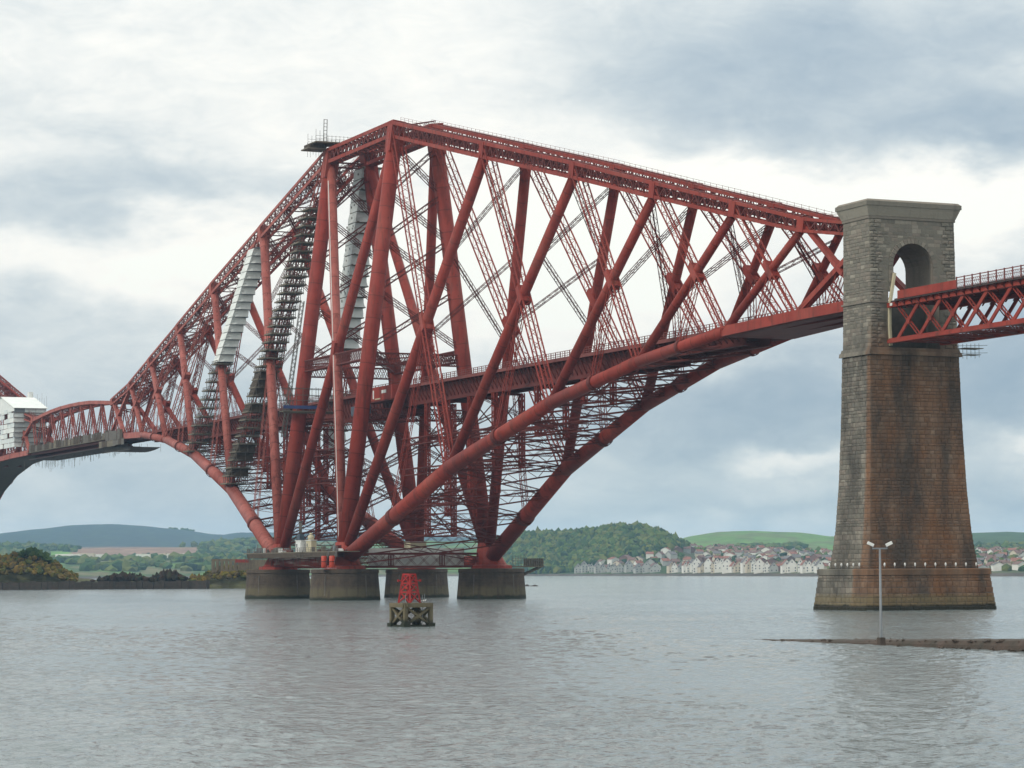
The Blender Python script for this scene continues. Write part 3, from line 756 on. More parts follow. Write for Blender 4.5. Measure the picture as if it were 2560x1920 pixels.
for sx_ in (-1, 1):
    segs = []
    for lv in ((13, 28, 43), (58.5, 72, 84, 95, 106)):
        for z0, z1 in zip(lv, lv[1:]): segs += [(colpt(sx_, -1, z0), colpt(sx_, 1, z1)), (colpt(sx_, 1, z0), colpt(sx_, -1, z1))]
    lattice_part('sway_bracing', bridge, 'red_dark', segs=segs, w=1.5, d=1.0, ref=X, bar=.16, lac=.08, pitch=1.7)
    lattice_part('portal_girder', bridge, 'red_dark', segs=[(colpt(sx_, -1, 56), colpt(sx_, 1, 56)), (colpt(sx_, -1, 43), colpt(sx_, 1, 43))], w=2.6, d=1.4, ref=Z, bar=.26, lac=.13, pitch=1.2, cross=True)
    # deep lattice girder between the skewbacks, with cross pattern
    a = MB(); b = MB(); ml = MB()
    for y in (0,):
        for zz in (7.7, 10.7):
            for e in (-.6, .6): a.bar((sx_*XC+e, -16, zz), (sx_*XC+e, 16, zz), .35, .5)
        for e in (-.6, .6):
            for k in range(10):
                y0, y1 = -16+3.2*k, -12.8+3.2*k
                for dy in ((-.22, .22) if e > 0 else ()): b.bar((sx_*XC+e, y0+dy, 7.7), (sx_*XC+e, y1+dy, 10.7), .08); b.bar((sx_*XC+e, y1+dy, 7.7), (sx_*XC+e, y0+dy, 10.7), .08)
            for y0 in (-6.4, 6.4):
                for dy in (-.3, .3): b.bar((sx_*XC+e, y0+dy, 7.7), (sx_*XC+e, y0+dy, 10.7), .2)
        a.bar((sx_*XC+.8, -13, 7.05), (sx_*XC+.8, 13, 7.05), .12)
    o = a.build('base_girder', 'red_dark', bridge); b.build('lacing', 'red_dark', o, kind='stuff')
    lattice_part('sway_bracing', bridge, 'red_dark', segs=[((sx_*XC, -5, 108), (sx_*XC, 5, 108)), ((sx_*XC, -5, 110), (sx_*XC, 5, 112))], w=1.2, d=1.2, ref=Z, bar=.2, lac=.1)
# bracing in plan between the four skewbacks, top bracing, plan bracing mid height
lattice_part('wind_bracing', bridge, 'red_dark', segs=[((-XC, -17, 9.2), (XC, 17, 9.2)), ((-XC, 17, 9.2), (XC, -17, 9.2))], w=1.2, d=.9, ref=Z, bar=.2, lac=.1)
lattice_part('top_bracing', bridge, 'red_dark', segs=[((-XC, -5, 110), (0, 5, 110)), ((0, -5, 110), (XC, 5, 110)), ((-XC, 5, 110), (0, -5, 110)), ((0, 5, 110), (XC, -5, 110)), ((0, -5, 110), (0, 5, 110))], w=1.2, d=.9, ref=Z, bar=.2, lac=.1)
lattice_part('wind_bracing', bridge, 'red_dark', segs=[((-XC, -11.5, 43), (XC, 11.5, 43)), ((-XC, 11.5, 43), (XC, -11.5, 43)), ((-XC, -11.5, 57), (XC, 11.5, 57)), ((-XC, 11.5, 57), (XC, -11.5, 57))], w=1.4, d=.9, ref=Z, bar=.2, lac=.1)
deck_bay(bridge, -XC, XC, 43.2)

# ---- suspended span
span = thing('suspended_span', 'red bowstring truss span hung with scaffold boards, left of the cantilever', 'bridge', (-283, 0, 49))
XS = [-229.8, -243.1, -256.4, -269.7, -283, -296.3, -309.6, -322.9, -336.3]
ZS = [61.0, 61.9, 62.7, 63.1, 63.2, 63.1, 62.7, 61.9, 61.0]
for s in (-1, 1):
    for k in range(8):
        m = MB(); p, q = V((XS[k], s*3.6, ZS[k])), V((XS[k+1], s*3.6, ZS[k+1])); m.bar(p, q, 1.5, 1.1, Z, True); m.build('top_chord', 'red_old' if s < 0 else 'red', span)
        m = MB(); m.bar((XS[k], s*4.1, 49.0), (XS[k+1], s*4.1, 49.0), 1.0, 1.3, Z, True); m.build('bottom_chord', 'red_dark', span)
        mid = (XS[k]+XS[k+1])/2
        for a, zt in ((k, ZS[k]), (k+1, ZS[k+1])):
            m = MB(); ml = MB(); lattice(m, ml, (XS[a], s*3.6, zt-.5), (mid, s*4.1, 49.4), .75, .6, Y, .14, .08, pitch=.9); o = m.build('web_member', 'red_old' if s < 0 else 'red', span); ml.build('lacing', 'red', o, kind='stuff')
for k in range(9):
    m = MB(); ml = MB(); lattice(m, ml, (XS[k], -3.6, ZS[k]), (XS[k], 3.6, ZS[k]), .9, .6, Z, .14, .08, pitch=.9)
    if k < 8:
        lattice(m, ml, (XS[k], -3.6, ZS[k]), (XS[k+1], 3.6, ZS[k+1]), .7, .5, Z, .12, .07, pitch=.9); lattice(m, ml, (XS[k], 3.6, ZS[k]), (XS[k+1], -3.6, ZS[k+1]), .7, .5, Z, .12, .07, pitch=.9)
    o = m.build('top_bracing', 'red_dark', span); ml.build('lacing', 'red_dark', o, kind='stuff')
for k in range(8): deck_bay(span, XS[k+1], XS[k], 47.0)
# ---- the next cantilever's arm
arm2 = thing('far_cantilever', 'far red cantilever arm at the left edge, wrapped in white sheeting', 'bridge', (-440, 0, 49))
build_arm(arm2, -566.1, 1, old=True, detail=False)
net = MB(); rows = []
for i in range(1, 7):
    x = -566.1+XN[i]; rows.append([(x, y, ZB[i]-RB[i]-.35-.5*(1-(y/YB[i])**2)) for y in (-YB[i]-.4, -YB[i]*.5, 0, YB[i]*.5, YB[i]+.4)])
for x, zz in ((-325, 48.2), (-312, 47.6)): rows.append([(x, y, zz) for y in (-5, -2.5, 0, 2.5, 5)])
net.grid(rows); tag(net.build('debris_netting', 'netting', None), 'dark debris netting slung under the far cantilever at left edge', 'netting')
# ---- approach viaduct on the right
via = thing('approach_viaduct', 'red lattice railway viaduct running right from the stone tower arch', 'viaduct', (236, 0, 42.5))
PW = 6.27; X0V = 238.7; NV = 11
for s in (-1, 1):
    m = MB(); x1 = X0V+PW*NV
    m.box(((236.2+x1)/2, s*4.9, 42.6), (x1-236.2, .9, .55)); m.box(((236.2+x1)/2, s*4.9, 42.95), (x1-236.2-.02, .25, .3)); m.build('bottom_chord', 'red', via)
    m = MB(); m.box(((236.2+x1)/2, s*4.9, 48.35), (x1-236.2, .8, .75)); m.build('top_chord', 'red', via)
    for k in range(NV):
        a = X0V+PW*k
        for e, (p, q) in enumerate((((a, 42.8), (a+PW, 48.1)), ((a+PW, 42.8), (a, 48.1)))):
            m = MB()
            if e == 0: m.bar((p[0], s*4.95, p[1]), (q[0], s*4.95, q[1]), .62, .22, Y)
            else:
                for dd in (-.28, .28): m.bar((p[0], s*4.75+dd*.3, p[1]+dd), (q[0], s*4.75+dd*.3, q[1]+dd), .14, .14, Y)
                nn = 8
                for j in range(nn):
                    g = .28 if j % 2 else -.28; P = V((p[0], s*4.75, p[1])); Q = V((q[0], s*4.75, q[1])); m.bar(P.lerp(Q, j/nn)+Z*g, P.lerp(Q, (j+1)/nn)-Z*g, .08, .05, Y)
            m.build('diagonal', 'red', via)
        m = MB(); m.box((a+PW/2, s*4.95, 45.45), (.9, .3, .9)); m.build('crossing_plate', 'red', via)
    # parapet: solid plate at the tower, then open railing
    m = MB(); m.box((248.6, s*5.85, 49.65), (16.6, .12, 1.3)); m.build('parapet_plate', 'red', via)
    m = MB()
    xr0, xr1 = 257.0, X0V+PW*NV
    for hh in (49.2, 49.75, 50.2, 50.62): m.bar((xr0, s*5.85, hh), (xr1, s*5.85, hh), .08, .08 if hh < 50.5 else .14)
    n = int((xr1-xr0)/.55)
    for k in range(n): x = xr0+.55*k; m.bar((x, s*5.85, 49.2), (x+.55, s*5.85, 50.2), .03); m.bar((x, s*5.85, 50.2), (x+.55, s*5.85, 49.2), .03)
    rl = m.build('railing', 'rail_red', via, kind='stuff')
    for k in range(int((xr1-xr0)/2.1)+1):
        m = MB(); x = xr0+2.1*k; m.bar((x, s*5.92, 48.9), (x, s*5.92, 50.75), .2, .14, Y, True); m.build('railing_post', 'rail_red', rl)
m = MB(); x1 = X0V+PW*NV; m.box(((239.2+x1)/2, 0, 48.95), (x1-239.2, 11.6, .36)); m.box((237.7, 0, 48.9), (3.0, 9.4, .3)); dk = m.build('deck', 'deck', via)
m = MB()
for k in range(int((x1-239.4)/2.09)):
    x = 239.4+2.09*k
    m.bar((x, -5.8, 48.6), (x, 5.8, 48.6), .2, .5)
    for s in (-1, 1): m.bar((x, s*4.9, 47.6), (x, s*5.8, 48.7), .14, .2)
m.build('deck_bracket', 'red_dark', dk, kind='stuff')
segs = []
for k in range(NV+1):
    x = X0V+PW*k; segs.append(((x, -4.9, 42.7), (x, 4.9, 42.7)))
    if k < NV: segs += [((x, -4.9, 42.7), (x+PW, 4.9, 42.7)), ((x, 4.9, 42.7), (x+PW, -4.9, 42.7))]
lattice_part('wind_bracing', via, 'red_dark', segs=segs, w=.5, d=.4, ref=Z, bar=.12, lac=.06, pitch=.8)
m = MB(); m.box((237.6, -5.4, 48.4), (.7, .04, .42)); m.build('notice_plate', 'white', via)

# ------------------------------------------------------------------ stone tower at the end of the cantilever
tower = thing('stone_tower', 'tall tapering stone bridge tower with arch, rising from the water at right', 'tower', (231.6, 0, 0))
TX = 231.6
HX = [(6.5, 6.25), (7.5, 6.1), (10, 5.78), (13, 5.45), (20, 4.98), (30, 4.66), (40.6, 4.45), (41.6, 4.35), (49, 4.22), (63.4, 3.98)]
HY = [(6.5, 10.2), (7.5, 10.05), (10, 9.72), (13, 9.4), (20, 8.98), (30, 8.58), (40.6, 8.32), (41.6, 8.2), (49, 8.1), (63.4, 8.02)]
def hx(z): return lerpt(HX, z)-.10
def hy(z): return lerpt(HY, z)-.10
m = MB(); rows = []
for z in (6.4, 7.5, 10, 13, 16, 20, 25, 30, 36, 41.3): rows.append([(TX+a*hx(z), c*hy(z), z) for a, c in ((-1, -1), (1, -1), (1, 1), (-1, 1))])
m.grid(rows, False, True); m.face(tuple(range(len(m.v)-4, len(m.v)))); shaft = m.build('shaft', 'mortar', tower)
# upper storey with the railway arch right through it
AC, AR = 54.8, 3.75
inner = [(-4.75, 41.3), (-4.75, 46), (-4.75, 50.6), (-AR, 50.9), (-AR, AC)]+[(-AR*math.cos(math.pi*k/16), AC+AR*math.sin(math.pi*k/16)) for k in range(1, 16)]+[(AR, AC), (AR, 50.9), (4.75, 50.6), (4.75, 46), (4.75, 41.3)]
outer = []
for (y, z) in inner:
    if z <= AC: outer.append((math.copysign(hy(z), y), z))
    else:
        dx, dz = y, z-AC; k = min(hy(60)/max(1e-6, abs(dx)), (63.4-AC)/max(1e-6, dz)); outer.append((dx*k, AC+dz*k))
m = MB()
for s in (1, -1):
    m.grid([[(TX+s*hx(z), y, z) for y, z in inner], [(TX+s*hx(z), y, z) for y, z in outer]], False)
m.grid([[(TX+hx(z), y, z) for y, z in outer], [(TX-hx(z), y, z) for y, z in outer]], False)
m.build('upper_wall', 'stone', tower)
m = MB(); m.grid([[(TX+hx(z)-.02, y, z) for y, z in inner], [(TX-hx(z)+.02, y, z) for y, z in inner]], False)
m.build('arch_soffit', 'stone', tower)
m = MB(); m.box((TX-1.9, 0, 45.0), (4.2, 9.6, 7.2)); m.build('bearing_wall', 'mortar', tower)
m = MB(); m.box((TX, 0, 41.25), (8.3, 9.4, .16)); m.build('bearing_shelf', 'stone', tower)
# base
BX = [(-3, 9.2), (0, 8.95), (5.6, 8.3), (6.7, 8.2)]; BY = [(-3, 12.3), (0, 12.1), (5.6, 11.4), (6.7, 11.3)]
def oct_ring(z, ex, ey, ch=.75):
    return [(TX+a*ex+c, b_*ey+e, z) for a, b_, c, e in ((-1, -1, 0, ch), (-1, -1, ch, 0), (1, -1, -ch, 0), (1, -1, 0, ch), (1, 1, 0, -ch), (1, 1, -ch, 0), (-1, 1, ch, 0), (-1, 1, 0, -ch))]
m = MB(); rows = [oct_ring(z, lerpt(BX, z)-.1, lerpt(BY, z)-.1) for z in (-3, 0, 2, 4, 5.7)]
m.grid(rows, False, True); m.face(tuple(range(len(m.v)-8, len(m.v)))); base = m.build('base', 'mortar', tower)
m = MB(); rows = [oct_ring(5.7, 8.4, 11.5), oct_ring(6.55, 8.4, 11.5), oct_ring(6.7, 8.2, 11.3)]
m.grid(rows, False, True); m.face(tuple(range(len(m.v)-8, len(m.v)))); m.build('ledge', 'stone', tower)
# string courses and cornice
def band(name, z0, z1, e0, e1=None, gap=False):
    m = MB(); e1 = e0 if e1 is None else e1
    if gap:
        for s in (-1, 1):
            m.box((TX, s*(hy(z0)+e0+5.0)/2, (z0+z1)/2), (2*(hx(z0)+e0), hy(z0)+e0-5.0, z1-z0))
    else:
        rows = [[(TX+a*(hx(z)+e), c*(hy(z)+e), z) for a, c in ((-1, -1), (1, -1), (1, 1), (-1, 1))] for z, e in ((z0, e0), (z1, e1))]
        m.grid(rows, False, True); n = len(m.v); m.face((n-1, n-2, n-3, n-4)[::-1]); m.face((n-8, n-7, n-6, n-5)[::-1])
    return m.build(name, 'stone', tower)
band('string_course', 40.55, 41.2, .42); band('string_course', 48.85, 49.1, .28, gap=True); band('string_course', 41.2, 41.75, .28, .2)
band('cornice', 62.3, 62.75, .20); band('cornice', 62.75, 64.3, .25, .85); band('cap_slab', 64.3, 65.0, .98); band('cap_slab', 65.0, 65.35, .9, .55)
# the individual stones
def unit_stone(seed):
    r = random.Random(seed); v = []
    for x, z in ((-.5, -.5), (.5, -.5), (.5, .5), (-.5, .5)): v.append((x, 0, z))
    for x, z in ((-.5, -.5), (.5, -.5), (.5, .5), (-.5, .5)): v.append((x*.97, .6+r.uniform(-.2, .2), z*.94))
    v.append((r.uniform(-.2, .2), 1.0, r.uniform(-.15, .15)))
    f = [(0, 1, 5, 4), (1, 2, 6, 5), (2, 3, 7, 6), (3, 0, 4, 7), (4, 5, 8), (5, 6, 8), (6, 7, 8), (7, 4, 8)]
    f = [tuple(reversed(q)) for q in f]
    return v, f
US = [unit_stone(i) for i in range(5)]; UM = []
for v, f in US:
    me = bpy.data.meshes.new('stone'); me.from_pydata(v, [], f); me.materials.append(M['stone']); UM.append(me)
stones = []                                            # (centre, tangent, normal, width, height, depth, parent)
def in_arch(y, z): return (abs(y) < 4.85 and z < 50.9) or (abs(y) < AR+.75 and z < AC) or (y*y+(z-AC)**2 < (AR+.75)**2 and z >= AC)
def face_courses(z0, z1, ch, fx, fy, parent, zone):
    n = round((z1-z0)/ch); h = (z1-z0)/n
    hs = [R.uniform(.62, 1.45) for _ in range(n)]; tot = sum(hs); cuts = [z0]
    for q in hs: cuts.append(cuts[-1]+q*(z1-z0)/tot)
    for k in range(n):
        za, zb = cuts[k], cuts[k+1]; h = zb-za; zc = (za+zb)/2; ex, ey = fx(zc), fy(zc)
        for nrm, half, dist in ((V((1, 0, 0)), ey, ex), (V((0, -1, 0)), ex, ey), (V((-1, 0, 0)), ey, ex), (V((0, 1, 0)), ex, ey)):
            tan = Z.cross(nrm)*-1 if False else nrm.cross(Z)*-1
            u = -half; end = half
            if zone == 'base': u, end = -half+.72, half-.72
            first = True
            while u < end-.05:
                wd = R.uniform(.75, 1.6)*(.7 if first and k % 2 else 1); first = False
                if end-u-wd < .6: wd = end-u
                c = u+wd/2
                pos = V((TX, 0, 0))+nrm*dist+tan*c; pos.z = zc
                if zone == 'upper' and abs(nrm.x) > .5:
                    if any(in_arch(tan.y*(c+q), zq) for q in (-wd/2+.05, 0, wd/2-.05) for zq in (za+.08, zb-.08)): u += wd; continue
                dep = R.uniform(.07, .15) if zone != 'upper' else R.uniform(.05, .11)
                if zone == 'upper' and abs(nrm.x) > .5 and abs(tan.y*c) > hy(zc)-2.0: dep += .16
                elif zone == 'upper' and abs(nrm.x) > .5: dep *= .45        # corner pilasters stand proud
                vis = nrm.x > .5 or nrm.y < -.5
                stones.append((pos, tan, nrm, wd-.045, h-.04, dep, parent, vis)); u += wd
        if zone == 'base':                             # chamfered corners
            for sa in (-1, 1):
                for sb in (-1, 1):
                    nrm = V((sa, sb, 0)).normalized(); tan = nrm.cross(Z)*-1; pos = V((TX+sa*(ex-.36), sb*(ey-.36), zc))
                    for q in (0,): stones.append((pos+tan*q, tan, nrm, 1.02, h-.04, R.uniform(.07, .14), parent, sa > 0 or sb < 0))
face_courses(6.75, 40.5, .62, hx, hy, shaft, 'shaft')
upw = [o for o in tower.children if o.name.startswith('upper_wall')][0]
face_courses(41.8, 62.25, .56, hx, hy, upw, 'upper')
face_courses(-.6, 5.65, .70, lambda z: lerpt(BX, z)-.1, lambda z: lerpt(BY, z)-.1, base, 'base')
vis = [i for i, s_ in enumerate(stones) if s_[7] and s_[0].z > .2]
vis.sort(key=lambda i: -stones[i][3]*stones[i][4]); single = set(vis[:300])
mass = {}
for i, (pos, tan, nrm, wd, h, dep, parent, vv) in enumerate(stones):
    k = i % 5
    if i in single:
        o = bpy.data.objects.new('stone', UM[k]); S.collection.objects.link(o); o.parent = parent
        p = pos-world_loc(parent)
        o.matrix_local = Matrix(((tan.x*wd, nrm.x*dep, 0, p.x), (tan.y*wd, nrm.y*dep, 0, p.y), (0, 0, h, p.z), (0, 0, 0, 1)))
    else:
        mb, ti = mass.setdefault(parent.name, (MB(), [])); n = len(mb.v); tv = R.random()
        for v in US[k][0]: mb.v.append(pos+tan*(v[0]*wd)+nrm*(v[1]*dep)+Z*(v[2]*h)); ti.append(tv)
        for f in US[k][1]: mb.face(tuple(n+q for q in f))
for nm, (mb, ti) in mass.items():
    o = mb.build('remaining_stones', 'stone_mass', bpy.data.objects[nm], kind='stuff'); set_tint(o, ti)
for k in range(19):                                    # arch ring
    a0, a1 = math.pi*k/19+.008, math.pi*(k+1)/19-.008; m = MB(); rows = []
    for dx in (-.1, .2):
        rows.append([(TX+hx(56)+dx, -r*math.cos(a), AC+r*math.sin(a)) for a, r in ((a0, AR), (a1, AR), (a1, AR+.75), (a0, AR+.75))])
    m.grid(rows, False, True); n = len(m.v); m.face((n-4, n-3, n-2, n-1)[::-1]); m.build('arch_stone', 'stone', upw)
for s in (-1, 1):
    for k in range(6):
        m = MB(); z0 = 50.95+.64*k; m.box((TX+hx(52)+.05, s*(AR+.36), z0+.31), (.3, .72, .60)); m.build('jamb_stone', 'stone', upw)
# sunlit jamb edge of the opening, its light painted as a cream strip
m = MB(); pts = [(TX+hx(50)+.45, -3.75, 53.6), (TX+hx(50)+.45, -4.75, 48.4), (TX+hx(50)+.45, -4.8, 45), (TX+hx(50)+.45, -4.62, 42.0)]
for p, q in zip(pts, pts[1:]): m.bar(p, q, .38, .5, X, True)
tag(recentre(m.build('lit_jamb_strip', 'cream', None)), 'pale cream strip painted as the sunlit jamb up the left edge of the tower opening', 'jamb strip')
# ledge lamps
def ledge_lamp(p, label):
    t = thing('ledge_lamp', label, 'lamp', p, 'white globe lamps round the tower ledge'); p = V(p)
    m = MB(); m.tube(p, p+Z*.45, .05, .05, 8); m.build('post', 'galv', t)
    m = MB(); m.rings([(0, .06), (.15, .12), (.5, .16), (.85, .12), (1, .04)], p+Z*.36, p+Z*.92, 10); m.build('globe', 'white', t)
ORD = ['first', 'second', 'third', 'fourth', 'fifth', 'sixth', 'seventh', 'eighth', 'ninth', 'tenth']
for k in range(6):
    q = at_y(2020+(212+61.2*k)/4.096, 1410, -10.75); ledge_lamp((q.x, -10.6, 6.7), 'white lamp on the tower ledge, %s from the left on the grey west side' % ORD[k])
for k in range(10):
    q = at_x(2020+(790+104.2*k)/4.096, 1420, 239.2); ledge_lamp((239.05, max(-10.7, min(10.7, q.y)), 6.7), 'white lamp on the tower ledge, %s from the left on the brown south side' % ORD[k])
# small scaffold hung under the viaduct bearing
t = thing('bearing_scaffold', 'small scaffold hanging under the viaduct at the tower right edge', 'scaffold', (240, 9, 40.5)); m = MB()
m.box((239.5, 8.0, 41.6), (2.5, 3.5, .1)); m.box((239.5, 8.2, 40.6), (2.0, 2.4, .08)); m.build('platform', 'board', t)
m = MB()
for k in range(6):
    x = 238.4+.4*k; m.bar((x, 6.6+.5*k, 40.2+R.uniform(-.5, .3)), (x, 6.6+.5*k, 42.4), .05)
for zz in (40.9, 42.1): m.bar((238, 6, zz), (241, 10.3, zz), .06)
m.build('pole', 'scaf', t)

# ------------------------------------------------------------------ scaffolds and site gear on the bridge
def scaffold(name, label, p0, p1, t0, t1, dx=5.0, dy=4.5, lift=2.0, sheet=None, plat='board', seed=1, flare=.35, holes=0):
    r = random.Random(seed); p0 = V(p0); p1 = V(p1); a = p0.lerp(p1, t0); b = p0.lerp(p1, t1)
    t = thing(name, label, 'scaffold', b); n = max(2, round(abs(a.z-b.z)/lift)); poles = MB()
    for k in range(n+1):
        c = a.lerp(b, k/n); nx = a.lerp(b, min(n, k+1)/n); z = c.z
        ex = dx+r.uniform(-.2, .2); ey = dy+r.uniform(-.25, .25)
        m = MB(); yo = 0 if not sheet or sheet == 'netting' else .3; m.box((c.x+.1, c.y+yo, z), (ex+flare*2, ey+flare*2-yo*1.6, .14))
        if not yo: m.box((c.x, c.y-ey/2-flare+.03, z+.16), (ex+flare*2, .04, .22))
        m.box((c.x+ex/2+flare+.07, c.y+yo, z+.16), (.04, ey+flare*2-.1-yo*1.6, .22))
        m.build('platform', plat, t)
        if k == n: break
        h = c.z-nx.z
        if sheet:
            m = MB(); mid = c.lerp(nx, .5); rows = []
            for q in (.97, .5, .05):
                cc = c.lerp(nx, q); zz = z-h*q; rw = []
                for ax_, ay_ in ((-1, -1), (0, -1), (1, -1), (1, -.33), (1, .33), (1, 1), (0, 1), (-1, 1)):
                    j = 1+r.uniform(-.045, .045); rw.append((cc.x*(1 if ay_ <= -1 else 0)+mid.x*(0 if ay_ <= -1 else 1)+ax_*dx/2*j, cc.y+ay_*dy/2*j, zz))
                rows.append(rw)
            if not (sheet == 'netting' and r.random() < .62): m.grid(rows, False, True); m.build('sheet_panel', sheet, t)
            for _ in range(holes):
                if r.random() < .4:
                    m = MB(); m.box((mid.x+r.uniform(-.5, .5)*ex, mid.y-ey/2-.06, nx.z+h*r.uniform(.3, .8)), (r.uniform(.3, .8), .04, r.uniform(.3, .7))); m.build('tear', 'scaf', t)
        if not sheet or sheet == 'netting':
            for ax_ in (-1, -.33, .33, 1):
                for ay_ in (-1, 0, 1):
                    if abs(ax_) < 1 and ay_ == 0: continue
                    x, y = c.x+ax_*ex/2, c.y+ay_*ey/2; poles.bar((x, y, nx.z-.3), (x, y, z+1.0), .11)
            for ay_ in (-1, 1):
                for hh in (.5, 1.0): poles.bar((c.x-ex/2-flare, c.y+ay_*ey/2, z+hh), (c.x+ex/2+flare, c.y+ay_*ey/2, z+hh), .08)
                poles.bar((c.x-ex/2, c.y+ay_*ey/2, nx.z), (c.x+ex/2, c.y+ay_*ey/2, z), .08)
            for hh in (.5, 1.0): poles.bar((c.x+ex/2, c.y-ey/2-flare, z+hh), (c.x+ex/2, c.y+ey/2+flare, z+hh), .08)
    if poles.v: poles.build('poles', 'scaf', t, kind='stuff')
    return t
NT = lambda i, s=-1: V((-XN[i], s*YT[i], ZT[i])); NB = lambda i, s=-1: V((-XN[i], s*YB[i], ZB[i]))
scaffold('sheeted_scaffold', 'stepped scaffold wrapped in clean white sheeting, highest on the left arm', NT(1), NB(2), .07, .575, dx=4.8, dy=4.2, lift=1.95, sheet='sheet_new', seed=3, flare=.16, plat='galv')
scaffold('open_scaffold', 'open brown scaffold directly below the white sheeted one', NT(1), NB(2), .585, .99, dx=4.6, dy=4.4, lift=2.3, seed=4)
scaffold('open_scaffold', 'tall open scaffold of bare platforms leaning beside the left tower column', NT(0), NB(1), .155, .62, dx=4.6, dy=4.2, lift=1.95, seed=5, flare=.6)
scaffold('netted_scaffold', 'brown netted scaffold round the foot of the second left strut', NT(0), NB(1), .635, .985, dx=4.8, dy=4.8, lift=2.1, sheet='netting', seed=6, flare=.3)
scaffold('sheeted_scaffold', 'grey sheeted ragged scaffold inside the tower, seen between its columns', NT(0, 1), NB(1, 1), .03, .56, dx=5.6, dy=5.0, lift=2.6, sheet='sheet', seed=8, holes=5)
scaffold('sheeted_scaffold', 'dull grey sheeted scaffold low inside the tower below the railway', NT(0, 1), NB(1, 1), .70, .90, dx=4.6, dy=4.2, lift=2.4, sheet='sheet', seed=9, holes=2)
# platform on top of the tower with its mast
t = thing('summit_platform', 'small railed work platform with ladder mast on the tower top', 'platform', (-22, -6, 112))
for c, d in (((-22.6, -5.2, 113.2), (6.4, 9.6, .3)), ((-24.5, -8.6, 111.9), (5, 5.4, .3))):
    m = MB(); m.box(c, d); m.build('deck', 'board', t)
m = MB(); m.box((-24.5, -8.4, 112.6), (4.2, 4.4, 1.0)); m.build('enclosure', 'netting', t)
m = MB()
for k in range(10):
    y = -9.9+1.05*k
    for x in (-25.6, -19.6): m.bar((x, y, 113.2), (x, y, 114.9 if y > -7 else 116.0+R.uniform(-.6, .5)), .07)
for x in (-25.6, -19.6):
    for hh in (114.0, 114.7): m.bar((x, -9.9, hh), (x, -.4, hh), .06)
for k in range(7): m.bar((-22.3, -11.2+k*.75, 110.2+R.uniform(-.9, .3)), (-22.3, -11.2+k*.75, 113.2), .06)
m.build('railing', 'scaf', t, kind='stuff')
m = MB()
for e in (-.42, .42): m.bar((-23.9, -6+e, 112.5), (-23.4, -6+e, 119.6), .14)
for k in range(8): m.bar((-23.85+.06*k, -6.42, 113.2+.9*k), (-23.85+.06*k, -5.58, 113.2+.9*k), .1)
m.build('mast', 'scaf', t)
# hoist mast beside the left column
t = thing('hoist_mast', 'thin ladder-like hoist mast rising left of the near column', 'mast', (-29, -15.5, 44)); m = MB(); ml = MB()
lattice(m, ml, (-29.0, -15.2, 40), (-26.0, -11.2, 74), .9, .7, Y, .12, .09, pitch=.95, cross=False); o = m.build('frame', 'scaf', t); ml.build('lacing', 'scaf', o, kind='stuff')
# scaffold wrapped round the left column at railway height
t = thing('column_scaffold', 'netted walkway scaffold with blue tarpaulin round the left column at deck level', 'scaffold', (-20, -14, 44))
ya, yb, yc = at_x(708, 1018, -19.5).y, at_x(792, 1018, -19.5).y, at_x(838, 1018, -19.5).y; zt_ = at_x(750, 1018, -19.5).z
m = MB(); m.box((-20.8, (ya+yc)/2, zt_-1.0), (3.0, yc-ya, .2)); m.build('platform', 'board', t)
m = MB(); m.box((-19.25, (ya+yb)/2, zt_), (.08, yb-ya, .8)); m.build('blue_tarpaulin', 'blue_tarp', t)
m = MB(); m.box((-19.3, (ya+yc)/2, zt_-1.3), (.06, yc-ya, .5)); m.build('net', 'netting', t)
m = MB()
for k in range(9):
    y = ya+(yc-ya)*k/8
    for x in (-19.35, -22.3): m.bar((x, y, zt_-1.6), (x, y, zt_+5), .09)
for hh in (1.7, 3.0, 4.6):
    for x in (-19.35, -22.3): m.bar((x, ya-.4, zt_+hh), (x, yc+.4, zt_+hh), .13)
m.build('poles', 'scaf', t, kind='stuff')
# site hut beside the railway, inside the tower
t = thing('site_hut', 'red site hut with pale windows and cream door beside the railway', 'hut', (16, -6, 46.6))
m = MB(); m.box((16, -5.6, 48.3), (16, 2.4, 3.2)); m.build('wall', 'red', t)
m = MB(); m.box((16, -5.6, 46.5), (18, 3.2, .3)); m.build('floor_beam', 'red_dark', t)
for x, z, wd, h, mt_ in ((9.4, 48.0, 2.2, 2.2, 'cream'), (12.0, 48.2, .7, 2.0, 'white')):
    m = MB(); m.box((x, -6.83, z), (wd, .06, h)); m.build('door', mt_, t)
for x in (18.0, 19.6): m = MB(); m.box((x, -6.83, 48.6), (1.3, .06, .75)); m.build('window', 'sheet', t)
m = MB(); m.box((14.8, -6.85, 47.05), (3.4, .1, .28)); m.build('bench_board', 'cream', t)
t = thing('dark_banner', 'dark banner with small white letters hung below the site hut', 'banner', (17, -12, 43)); m = MB(); m.box((17, -11.9, 44.2), (13, .06, 2.2)); m.build('cloth', 'blue_steel', t)
tx = bpy.data.curves.new('lettering', 'FONT'); tx.body = '(AYT'; tx.size = .75; tx.extrude = .01; tx.materials.append(M['white']); tmp = bpy.data.objects.new('tmp', tx); S.collection.objects.link(tmp)
me = bpy.data.meshes.new_from_object(tmp.evaluated_get(bpy.context.evaluated_depsgraph_get())); bpy.data.objects.remove(tmp); bpy.data.curves.remove(tx)
to = bpy.data.objects.new('lettering', me); S.collection.objects.link(to); to.parent = t; to['kind'] = 'stuff'
to.location = V((19.4, -11.96, 44.2))-V((17, -12, 43)); to.rotation_euler = (math.pi/2, 0, 0)
